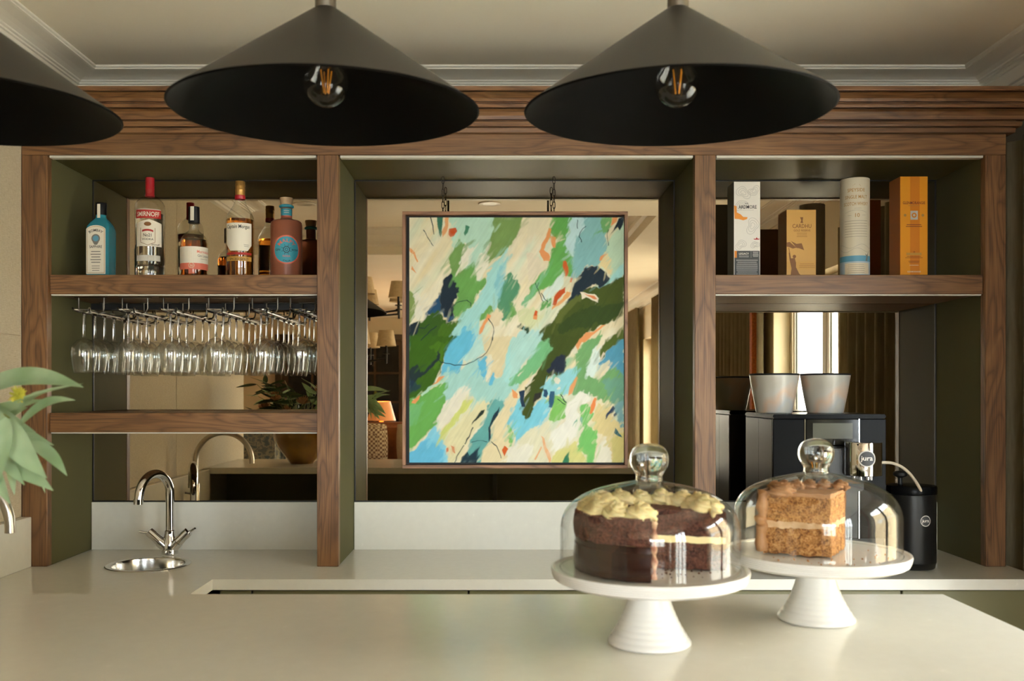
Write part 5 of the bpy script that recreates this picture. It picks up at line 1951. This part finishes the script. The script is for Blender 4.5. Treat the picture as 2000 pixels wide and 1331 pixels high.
for k in range(n):
    a = A1 - .16 - (A1 - A0 - .30) * k / (n - 1)
    o = bpy.data.objects.new('cream_swirl', sw)
    COL.objects.link(o)
    o.parent = cc
    o.location = (.0855 * math.cos(a), .0855 * math.sin(a), .082)
    o.rotation_euler = (random.uniform(-.15, .15), random.uniform(-.15, .15), random.uniform(0, 6))
    o.scale = (random.uniform(.94, 1.06),) * 3
# cream smear and drip down the front cut edge
e0 = Vector((RC * math.cos(A1), RC * math.sin(A1), 0)) * .985
M['smear'] = noisy('cream_smear', [(0.35, lin((150, 84, 60))), (0.65, lin((226, 190, 150)))], 70, 0.5)
bm = bmesh.new()
bm_tube(bm, smooth_path([e0 + Vector((.004, .0, .086)), e0 + Vector((.005, .001, .066)), e0 + Vector((.004, 0, .048)), e0 + Vector((.005, .001, .028)), e0 + Vector((.004, .0, .004))], 4), [.0036 + .0016 * math.sin(k * 1.7) for k in range(17)], 8)
bm_obj('cream_smear', bm, M['smear'], cc, True)

# --- coffee cake: a quarter left, its point towards the viewer
x, y = STANDS[1]
ax, ay = PX(1622, 1.452), 1.452
kc = thing('coffee_cake', 'quarter of a two-layer coffee cake with brown buttercream swirls', 'cake', (ax, ay, ZP + .0026))
kc.scale = (.955, .955, .95)
B0, B1 = math.radians(58), math.radians(153)
RK = .110
sector('sponge', 'coffee_sponge', RK, .0, .045, B0, B1, kc, rough=.0032, nr=26, na=26, nz=14, seed=5.0, arcmat='coffee_cream')
sector('filling', 'filling', RK * 1.0, .0445, .056, B0, B1, kc, rough=.0034, nr=20, na=22, nz=4, seed=6.0, arcmat='coffee_cream', bulge=.004)
sector('sponge', 'coffee_sponge', RK * 1.01, .0555, .098, B0, B1, kc, rough=.0032, nr=26, na=26, nz=14, seed=7.0, arcmat='coffee_cream')
sector('frosting', 'coffee_cream', RK * 1.02, .0975, .104, B0, B1, kc, rough=.0022, nr=12, na=22, nz=3, seed=8.0)
# buttercream on the round side
bm = bmesh.new()
prf = [(RK * 1.0, .002), (RK + .006, .004), (RK + .009, .03), (RK + .007, .047), (RK + .010, .054), (RK + .007, .062), (RK + .009, .085), (RK + .009, .100), (RK + .004, .107), (RK * .95, .108)]
bm_lathe(bm, prf, 30, B0, B1)
for v in bm.verts:
    v.co += mnoise.noise_vector(v.co * 60) * .0022
bm_obj('side_frosting', bm, M['coffee_cream'], kc, True)
s2 = swirl_mesh('buttercream_swirl', .0150, .017, 6, 'coffee_cream', .7)
for k in range(7):
    a = B1 - .10 - (B1 - B0 - .16) * k / 6
    o = bpy.data.objects.new('buttercream_swirl', s2)
    COL.objects.link(o)
    o.parent = kc
    o.location = (.100 * math.cos(a), .100 * math.sin(a), .1035)
    o.rotation_euler = (random.uniform(-.2, .2), random.uniform(-.2, .2), random.uniform(0, 6))
    if k == 0:
        o.scale = (1.5, 1.5, 1.25)
        o.location = (.080 * math.cos(a), .080 * math.sin(a), .0985)
# thick lick of buttercream down the cut end on the left
e1 = Vector((RK * math.cos(B1), RK * math.sin(B1), 0))
bm = bmesh.new()
bm_tube(bm, smooth_path([e1 * 1.0 + Vector((0, 0, .004)), e1 * 1.02 + Vector((0, -.002, .03)), e1 * 1.0 + Vector((0, 0, .048)), e1 * 1.03 + Vector((0, -.003, .056)), e1 * .99 + Vector((0, 0, .066)), e1 * 1.0 + Vector((0, -.002, .088)), e1 * .97 + Vector((0, 0, .106))], 4), [.009 + .0015 * math.sin(k * 1.1) for k in range(25)], 12)
for v in bm.verts:
    v.co += mnoise.noise_vector(v.co * 90) * .002
bm_obj('side_frosting', bm, M['coffee_cream'], kc, True)

# loose crumbs on each plate
for (x, y), mat, lab, spots in ((STANDS[0], 'choc_sponge', 'dark chocolate crumbs scattered on the nearer cake stand', (.02, .12, -1.5, -.25)), (STANDS[1], 'coffee_sponge', 'brown cake crumbs scattered on the farther cake stand', (.03, .12, -2.2, .2))):
    bm = bmesh.new()
    for k in range(34):
        rr = random.uniform(spots[0], spots[1])
        a = random.uniform(spots[2], spots[3])
        if mat == 'coffee_sponge' and (rr * math.sin(a) > -.06 and rr * math.cos(a) < .07):
            a = -abs(a) - .4
            rr = random.uniform(.085, .122)
        s = random.uniform(.0005, .0019)
        mtx = Matrix.Translation((rr * math.cos(a), rr * math.sin(a), s * .6)) @ Matrix.Rotation(random.uniform(0, 6), 4, 'Z')
        bmesh.ops.create_icosphere(bm, subdivisions=1, radius=s, matrix=mtx)
    o = bm_obj('cake_crumbs', bm, M[mat], None, True, loc=(x, y, ZP + .0004))
    o['kind'] = 'stuff'
    tag(o, lab, 'crumbs')

# ================================================================== VASE AND EUCALYPTUS
VX, VY = -1.026, 1.41
M['ochre'] = noisy('ochre_glaze', [(0.3, lin((120, 84, 28))), (0.7, lin((164, 120, 44)))], 7, 0.2, coat=0.4)
lathe_o = lathe('flower_vase', [(v.x, v.y) for v in smooth_path([Vector(q) for q in ((0, 0, 0), (.058, 0, 0), (.062, .003, 0), (.095, .045, 0), (.132, .095, 0), (.148, .135, 0), (.143, .17, 0), (.118, .20, 0), (.104, .212, 0), (.108, .222, 0), (.104, .225, 0), (.098, .218, 0), (.11, .195, 0), (.13, .16, 0), (.13, .12, 0), (.08, .04, 0), (0, .02, 0))], 4)], M['ochre'], None, 64, (VX, VY, ZI))
tag(lathe_o, 'round ochre glazed vase on the bar, seen in the mirror', 'vase')
m, nt, b = newmat('eucalyptus_leaf')
tc = N(nt, 'ShaderNodeTexCoord')
n1 = N(nt, 'ShaderNodeTexNoise')
n1.inputs['Scale'].default_value = 18
nt.links.new(tc.outputs['Object'], n1.inputs['Vector'])
rp = ramp(nt, [(0.3, lin((148, 174, 126))), (0.55, lin((170, 192, 150))), (0.75, lin((190, 208, 168)))])
nt.links.new(n1.outputs['Fac'], rp.inputs['Fac'])
nt.links.new(rp.outputs['Color'], b.inputs['Base Color'])
b.inputs['Roughness'].default_value = .5
b.inputs['Subsurface Weight'].default_value = 0.12
b.inputs['Subsurface Radius'].default_value = (.004, .006, .002)
M['leaf'] = m
M['leaf_dark'] = noisy('dark_leaf', [(0.3, lin((52, 74, 34))), (0.7, lin((84, 108, 56)))], 12, 0.45)
M['stem'] = flat('green_stem', lin((128, 132, 70)), 0.6)
M['bud'] = noisy('yellow_bud', [(0.3, lin((150, 150, 40))), (0.7, lin((190, 178, 60)))], 60, 0.8)
M['protea'] = noisy('dusty_flower', [(0.3, lin((150, 96, 62))), (0.7, lin((196, 150, 104)))], 20, 0.7)
pl = thing('eucalyptus_branches', 'grey-green eucalyptus branches reaching in at the left edge', 'foliage', (VX, VY, ZI + .215))
O = Vector(pl.location)


def leaf_obj(a, b, width, curl=0.0, normal=None, mat='leaf', fold=.18, sway=0.0):
    """one lance-shaped leaf from base a to tip b (world), with a folded midrib"""
    a, b = Vector(a), Vector(b)
    t = (b - a)
    Ln = t.length
    t.normalize()
    nrm = Vector(normal) if normal else Vector((0, -1, .25))
    s = t.cross(nrm).normalized()
    nn = s.cross(t).normalized()
    bm = bmesh.new()
    rows_ = []
    n = 14
    for k in range(n + 1):
        q = k / n
        w_ = width * (math.sin(PI * min(1, q ** .72)) ** .85) * (1 - .15 * q) if 0 < q < 1 else width * .03
        c_ = a + t * (Ln * q) + nn * (curl * Ln * (q * q)) + s * (sway * Ln * math.sin(PI * q))
        rr_ = []
        for j in range(-2, 3):
            f = j / 2
            rr_.append(bm.verts.new(c_ - O + s * (w_ * f) + nn * (abs(f) ** 1.3 * fold * w_)))
        rows_.append(rr_)
    for A, B in zip(rows_, rows_[1:]):
        for j in range(4):
            bm.faces.new((A[j], A[j + 1], B[j + 1], B[j]))
    # give the blade thickness
    r_ = bmesh.ops.solidify(bm, geom=bm.faces[:], thickness=.0005)
    return bm_obj('leaf', bm, M[mat], pl, True)


DL = 1.30
# the leaves in view: base pixel, tip pixel, half width in metres, depths
for (bx_, by_, tx_, ty_, hw, d0, d1, cu, nrm, sw_) in (
        (-40, 752, 163, 757, .0165, 1.36, 1.30, .0, (0.1, -1, .5), -.08),
        (20, 790, 157, 739, .0055, 1.26, 1.28, -.10, (.2, -.5, 1), -.03),
        (-30, 804, 90, 784, .0095, 1.33, 1.31, .05, (0, -1, .6), .0),
        (10, 812, 62, 802, .0090, 1.34, 1.30, .1, (0, -1, .6), .0),
        (28, 842, 147, 782, .0090, 1.31, 1.27, .0, (-.1, -1, .5), -.16),
        (8, 818, 88, 932, .0185, 1.27, 1.24, -.05, (.3, -1, .1), .05),
        (60, 862, 131, 930, .0100, 1.31, 1.29, .0, (.4, -1, .2), -.06),
        (5, 905, 104, 959, .0125, 1.27, 1.26, .0, (.1, -1, .4), -.05),
        (12, 815, -6, 960, .0150, 1.25, 1.22, .05, (.1, -1, .1), .02),
        (-20, 830, 42, 915, .0110, 1.29, 1.28, .05, (.2, -1, .2), .0),
        (30, 850, 50, 925, .0080, 1.34, 1.34, .0, (.5, -1, .1), .0),
        (60, 870, 86, 965, .0055, 1.33, 1.33, .05, (.8, -.6, .1), .0),
        (18, 900, 28, 968, .0060, 1.30, 1.30, .05, (.5, -.8, .1), .0),
        (-45, 870, 20, 985, .0130, 1.24, 1.22, .0, (.1, -1, .2), .0),
        (-20, 795, 70, 845, .0120, 1.32, 1.30, .0, (.2, -1, .3), .05),
        (-10, 840, 60, 898, .0150, 1.30, 1.28, -.05, (.2, -1, .2), .0),
        (-30, 790, 40, 868, .0140, 1.28, 1.26, .0, (.0, -1, .3), .04),
        (20, 830, 105, 870, .0085, 1.33, 1.32, .0, (.3, -1, .3), .03),
        (-20, 760, 55, 742, .0080, 1.35, 1.33, .0, (.1, -1, .6), .0),
        (35, 800, 96, 764, .0060, 1.30, 1.28, .0, (-.1, -1, .5), -.10),
        (-15, 870, 48, 948, .0100, 1.27, 1.25, .0, (.2, -1, .2), .0),
        (-30, 900, 62, 922, .0110, 1.29, 1.28, .05, (.1, -1, .3), -.04)):
    leaf_obj(P(bx_, by_, d0), P(tx_, ty_, d1), hw, cu, nrm, 'leaf', .2, sw_)
# the rest of the bunch round the vase
mouth = Vector((VX, VY, ZI + .215))
rng = random.Random(11)
for k in range(40):
    az = rng.uniform(0, 2 * PI)
    rad = rng.uniform(.05, .26)
    top = mouth + Vector((rad * math.cos(az) * 1.1, rad * math.sin(az) * .7, rng.uniform(.03, .22)))
    if top.y > 1.62:
        top.y = 1.62
    if top.x < -1.36:
        top.x = -1.36
    if top.x > -.84:
        top.x = -.84
    st_ = mouth + Vector((.04 * math.cos(az), .04 * math.sin(az), -.10))
    mid = (st_ + top) / 2 + Vector((0, 0, .05))
    pth = smooth_path([st_, mid, top], 5)
    bm = bmesh.new()
    bm_tube(bm, [v - O for v in pth], .0016, 6)
    bm_obj('stem', bm, M['stem'], pl, True)
    for q in range(4):
        base = pth[min(len(pth) - 1, 4 + q * 2)]
        d = Vector((math.cos(az + rng.uniform(-1.3, 1.3)), math.sin(az + rng.uniform(-1.3, 1.3)) * .6, rng.uniform(-.35, .5))).normalized()
        tip = base + d * rng.uniform(.08, .13)
        if tip.x < -1.43:
            tip.x = -1.43
        if tip.x > -.80:
            continue
        leaf_obj(base, tip, rng.uniform(.011, .019), rng.uniform(-.1, .1), (rng.uniform(-.5, .5), rng.uniform(-1, 1), .8), 'leaf_dark' if k % 3 else 'leaf')
for k, (fx, fy, fz) in enumerate(((-.13, .05, .12), (.02, .08, .10), (.10, .02, .16), (-.05, .10, .05), (.16, .10, .06), (-.2, .0, .07))):
    bm = bmesh.new()
    c_ = mouth + Vector((fx, fy, fz)) - O
    for q in range(26):
        a = q * 2.4
        el = q / 26
        d = Vector((math.cos(a) * math.cos(el * 1.3), math.sin(a) * math.cos(el * 1.3), .3 + math.sin(el * 1.5)))
        bm_tube(bm, [c_, c_ + d * .022, c_ + d * .036], [.0035, .0045, .0006], 5)
    bm_obj('flower_head', bm, M['protea'], pl, True)
# branch carrying the leaves in view, and the yellow bud
bm = bmesh.new()
bm_tube(bm, [v - O for v in smooth_path([mouth + Vector((.02, 0, -.08)), mouth + Vector((.12, -.03, .08)), P(-60, 800, 1.34), P(8, 812, 1.30), P(30, 840, 1.28)], 6)], .0022, 8)
bm_obj('stem', bm, M['stem'], pl, True)
bm = bmesh.new()
c_ = P(34, 772, 1.27) - O
rng = random.Random(4)
for q in range(90):
    d = Vector((rng.gauss(0, 1), rng.gauss(0, 1), rng.gauss(0, 1))).normalized()
    bm_tube(bm, [c_, c_ + d * rng.uniform(.009, .0135)], [.0012, .0007], 4)
bm_obj('bud', bm, M['bud'], pl, True)

# ================================================================== CURTAINS
M['curtain'] = noisy('stone_curtain_linen', [(0.3, lin((150, 138, 108))), (0.7, lin((168, 156, 126)))], 120, 0.9, stretch=(1, 1, .1))
M['curtain_trim'] = noisy('rust_braid', [(0.3, lin((150, 72, 24))), (0.7, lin((186, 104, 44)))], 90, 0.9)


def curtain(label, y0, y1, z0, z1, x, pleats, trim_at=None, amp=.035):
    root = thing('curtain', label, 'curtain', (x, (y0 + y1) / 2, z0), 0, 'full-length curtains on the window wall')
    yc = (y0 + y1) / 2
    bm = bmesh.new()
    n = pleats * 12
    lv = 9
    rings = []
    rs = random.Random(int(abs(y0) * 100))
    ph = [rs.uniform(-.4, .4) for _ in range(pleats + 2)]
    for j in range(lv):
        f = j / (lv - 1)
        row = []
        for i in range(n + 1):
            t = i / n
            p_ = t * pleats
            am = amp * (.75 + .25 * (1 - f)) * (1 + .25 * ph[int(p_)])
            row.append(bm.verts.new((am * math.sin(p_ * 2 * PI + ph[int(p_)] * (1 - f)), y0 - yc + (y1 - y0) * t + .006 * math.sin(p_ * 9 + f * 2) * (1 - f), (z1 - z0) * f)))
        rings.append(row)
    for A, B in zip(rings, rings[1:]):
        for i in range(n):
            bm.faces.new((A[i], A[i + 1], B[i + 1], B[i]))
    bmesh.ops.solidify(bm, geom=bm.faces[:], thickness=.003)
    bm_obj('drape', bm, M['curtain'], root, True)
    if trim_at is not None:
        o = cbox('trim', x - amp - .008, x - amp + .03, trim_at, trim_at + .05, z0, z1, M['curtain_trim'], root, .002)
    return root


ZCT = 2.40
curtain('stone linen curtain bunched beside the right end of the shelving', 1.93, 3.12, .02, 2.212, 1.608, 12, None, .022)
curtain('stone linen curtain with a rust braid edge in the right mirror', -.62, .72, .02, ZCT, 1.60, 13, .60, .038)
curtain('stone linen curtain left of the pale window strip in the middle mirror', -5.3, -4.22, .02, ZCT, 1.60, 10, None, .038)
curtain('stone linen curtain right of the pale window strip in the middle mirror', -3.20, -2.45, .02, ZCT, 1.60, 8, None, .038)

# ================================================================== REST OF THE ROOM (seen in the mirrors)
# ceiling downlights
for (x, y, lab) in ((-1.09, 1.04, 'round white ceiling downlight above the left bay, seen in its mirror'), (-.04, 1.05, 'round white ceiling downlight above the painting, seen in the middle mirror')):
    d = thing('downlight', lab, 'light', (x, y, ZC), 0, 'ceiling downlights')
    lathe('ring', [(.045, -.0005), (.064, -.0005), (.065, -.003), (.060, -.006), (.045, -.004)], M['white_paint'], d, 40)
    lathe('lens', [(0, -.001), (.045, -.001), (.044, -.003), (0, -.004)], M['strip'], d, 32)

# two-tier iron chandelier
M['iron'] = flat('black_iron', lin((24, 20, 16)), 0.5)
M['shade_cloth'] = noisy('cream_lamp_shade', [(0.3, lin((196, 172, 134))), (0.7, lin((212, 188, 150)))], 60, 0.8)
hx, hy = -1.10, -.42
chn = thing('chandelier', 'two-tier black iron chandelier with cream candle shades, seen in the middle mirror', 'chandelier', (hx, hy, 1.62))
lathe('centre_column', [(0, 0), (.012, .01), (.02, .04), (.012, .08), (.010, .30), (.016, .33), (.010, .36), (.010, TZ - 1.62 - .03), (.05, TZ - 1.62 - .02), (.05, TZ - 1.62), (0, TZ - 1.62)], M['iron'], chn, 20)
for tier, (zz, R_, nn_) in enumerate(((.06, .30, 6), (.40, .42, 8))):
    for k in range(nn_):
        a = 2 * PI * k / nn_ + tier * .3
        c_, s_ = math.cos(a), math.sin(a)
        arm = tube('arm', smooth_path([Vector((.01 * c_, .01 * s_, zz)), Vector((R_ * .5 * c_, R_ * .5 * s_, zz - .02)), Vector((R_ * c_, R_ * s_, zz))], 4), .007, M['iron'], chn, 8)
        tube('candle_tube', [(R_ * c_, R_ * s_, zz - .035), (R_ * c_, R_ * s_, zz + .11)], .008, M['iron'], arm, 8)
        lathe('drip_pan', [(0, .06), (.026, .062), (.024, .068), (0, .07)], M['iron'], arm, 16, (R_ * c_, R_ * s_, zz - .03))
        lathe('shade', [(.072, .09), (.0725, .09), (.052, .205), (.0515, .205), (.071, .0915)], M['shade_cloth'], arm, 24, (R_ * c_, R_ * s_, zz + .0))

# dark glazed doors in the far wall
gd = thing('glazed_doors', 'dark glazed double doors in the far wall, seen in the middle mirror', 'door', (-1.9, YEND, 0))
M['dark_wood'] = flat('dark_door_paint', lin((62, 44, 26)), 0.4)
M['night'] = flat('dark_glass', lin((16, 13, 10)), 0.08)
for k in range(2):
    x0, x1 = -2.75 + k * .80, -1.95 + k * .80
    dr = cbox('door_leaf', x0 + .003, x1 - .003, YEND + .002, YEND + .05, .01, 2.10, M['dark_wood'], gd, .003)
    for r_ in range(5):
        for c2 in range(2):
            xa = x0 + .09 + c2 * .32
            cbox('pane', xa, xa + .29, YEND + .048, YEND + .054, .22 + r_ * .37, .22 + r_ * .37 + .34, M['night'], dr, 0)
cbox('architrave', -2.83, -2.752, YEND + .002, YEND + .06, 0, 2.18, M['dark_wood'], gd)
cbox('architrave', -1.148, -1.07, YEND + .002, YEND + .06, 0, 2.18, M['dark_wood'], gd)
cbox('architrave', -2.752, -1.148, YEND + .002, YEND + .06, 2.103, 2.18, M['dark_wood'], gd)

# leather sofa with cushions
M['leather'] = noisy('tan_leather', [(0.3, lin((112, 58, 26))), (0.7, lin((146, 82, 40)))], 14, 0.4)
sx0, sx1, sy0 = -2.55, -.40, -2.9
sf = thing('leather_banquette', 'tan leather high-backed banquette with cushions, seen in the middle mirror', 'banquette', ((sx0 + sx1) / 2, sy0, 0))
cbox('seat_base', sx0, sx1, sy0 - .05, sy0 + .80, .12, .70, M['leather'], sf, .03, 3)
cbox('backrest', sx0 + .02, sx1 - .02, sy0 - .2, sy0 + .02, .15, 1.14, M['leather'], sf, .05, 3)
cbox('arm', sx0 - .18, sx0 - .001, sy0 - .2, sy0 + .82, .12, .86, M['leather'], sf, .05, 3)
cbox('arm', sx1 + .001, sx1 + .18, sy0 - .2, sy0 + .82, .12, .86, M['leather'], sf, .05, 3)
for lx_ in (sx0, sx1 - .06):
    for ly_ in (sy0 - .1, sy0 + .7):
        cbox('leg', lx_, lx_ + .06, ly_, ly_ + .06, 0, .119, M['dark_wood'], sf)


def cushion_mesh(w, h, t):
    bm = bmesh.new()
    bmesh.ops.create_grid(bm, x_segments=14, y_segments=14, size=.5)
    top = {}
    for v in bm.verts:
        u_, v_ = v.co.x * 2, v.co.y * 2
        bul = (1 - u_ ** 4) * (1 - v_ ** 4)
        v.co = Vector((v.co.x * w * (1 - .06 * v_ * v_), -t / 2 * bul ** .6, v.co.y * h * (1 - .06 * u_ * u_)))
    g = bmesh.ops.duplicate(bm, geom=bm.verts[:] + bm.edges[:] + bm.faces[:])
    for e_ in g['geom']:
        if isinstance(e_, bmesh.types.BMVert):
            e_.co.y *= -1
    bmesh.ops.remove_doubles(bm, verts=bm.verts, dist=.0004)
    return bm


def checks(name, ca, cb, s):
    m, nt, b = newmat(name)
    tc = N(nt, 'ShaderNodeTexCoord')
    ck = N(nt, 'ShaderNodeTexChecker')
    ck.inputs['Scale'].default_value = s
    ck.inputs['Color1'].default_value = (*ca, 1)
    ck.inputs['Color2'].default_value = (*cb, 1)
    nt.links.new(tc.outputs['Object'], ck.inputs['Vector'])
    nt.links.new(ck.outputs['Color'], b.inputs['Base Color'])
    b.inputs['Roughness'].default_value = .9
    return m


M['gingham'] = checks('gingham_cloth', lin((206, 190, 160)), lin((120, 92, 66)), 46)
M['plain_cushion'] = noisy('oatmeal_cloth', [(0.3, lin((186, 170, 140))), (0.7, lin((200, 186, 156)))], 60, 0.9)
M['blue_print_cloth'] = noisy('blue_patterned_cloth', [(0.40, lin((92, 106, 116))), (0.5, lin((160, 156, 140))), (0.6, lin((104, 112, 116)))], 26, 0.9)
for (px_, mat, lab, zz, rz) in ((720, 'gingham', 'small gingham check cushion on the leather banquette', .94, .05), (816, 'plain_cushion', 'plain oatmeal cushion on the leather banquette', .94, -.05)):
    Dm = 2 * YM - (sy0 + .12)
    o = bm_obj('cushion', cushion_mesh(.40, .40, .14), M[mat], None, True, loc=((px_ - VPX) * Dm / F, sy0 + .20, zz))
    o.rotation_euler = (-.12, 0, rz)
    tag(o, lab, 'cushion', 'sofa cushions')

# console table with a lit lamp behind the sofa
ct = thing('console_table', 'dark wooden console table behind the leather banquette', 'table', (-1.45, -3.45, 0))
cbox('tabletop', -2.2, -.75, -3.7, -3.25, .80, .84, M['dark_wood'], ct)
for lx_ in (-2.18, -.83):
    for ly_ in (-3.68, -3.32):
        cbox('leg', lx_, lx_ + .05, ly_, ly_ + .05, 0, .7995, M['dark_wood'], ct)
Dm = 2 * YM + 3.47
lx_ = (745 - VPX) * Dm / F
lp = thing('table_lamp', 'lit table lamp with a peach shade on the console table', 'lamp', (lx_, -3.47, .8405))
lathe('base', [(0, 0), (.07, 0), (.075, .01), (.05, .05), (.085, .14), (.07, .22), (.025, .28), (.015, .34), (0, .34)], M['ochre'], lp, 32)
m, nt, b = newmat('lit_peach_shade')
b.inputs['Base Color'].default_value = (*lin((226, 160, 106)), 1)
b.inputs['Emission Color'].default_value = (1.0, .42, .15, 1)
b.inputs['Emission Strength'].default_value = .10
M['peach'] = m
lathe('shade', [(.15, .30), (.151, .30), (.095, .50), (.094, .50), (.149, .302)], M['peach'], lp, 40)
pt = bpy.data.lights.new('lamp_bulb', 'POINT')
pt.energy = 14
pt.color = (1.0, .55, .22)
pt.shadow_soft_size = .04
po = bpy.data.objects.new('lamp_bulb', pt)
po.location = (lx_, -3.47, .8405 + .42)
COL.objects.link(po)

# armchair in a blue patterned cloth beyond the bar
ac = thing('armchair', 'armchair in blue patterned cloth beyond the vase, seen in the left mirror', 'armchair', (-2.05, -.75, 0))
cbox('seat_base', -2.4, -1.7, -1.1, -.45, .14, .44, M['blue_print_cloth'], ac, .04, 3)
cbox('backrest', -2.4, -1.7, -1.28, -1.101, .14, 1.22, M['blue_print_cloth'], ac, .07, 3)
cbox('arm', -2.55, -2.401, -1.2, -.45, .14, .66, M['blue_print_cloth'], ac, .05, 3)
cbox('arm', -1.699, -1.55, -1.2, -.45, .14, .66, M['blue_print_cloth'], ac, .05, 3)
for lx_ in (-2.38, -1.78):
    for ly_ in (-1.2, -.55):
        cbox('leg', lx_, lx_ + .05, ly_, ly_ + .05, 0, .139, M['dark_wood'], ac)
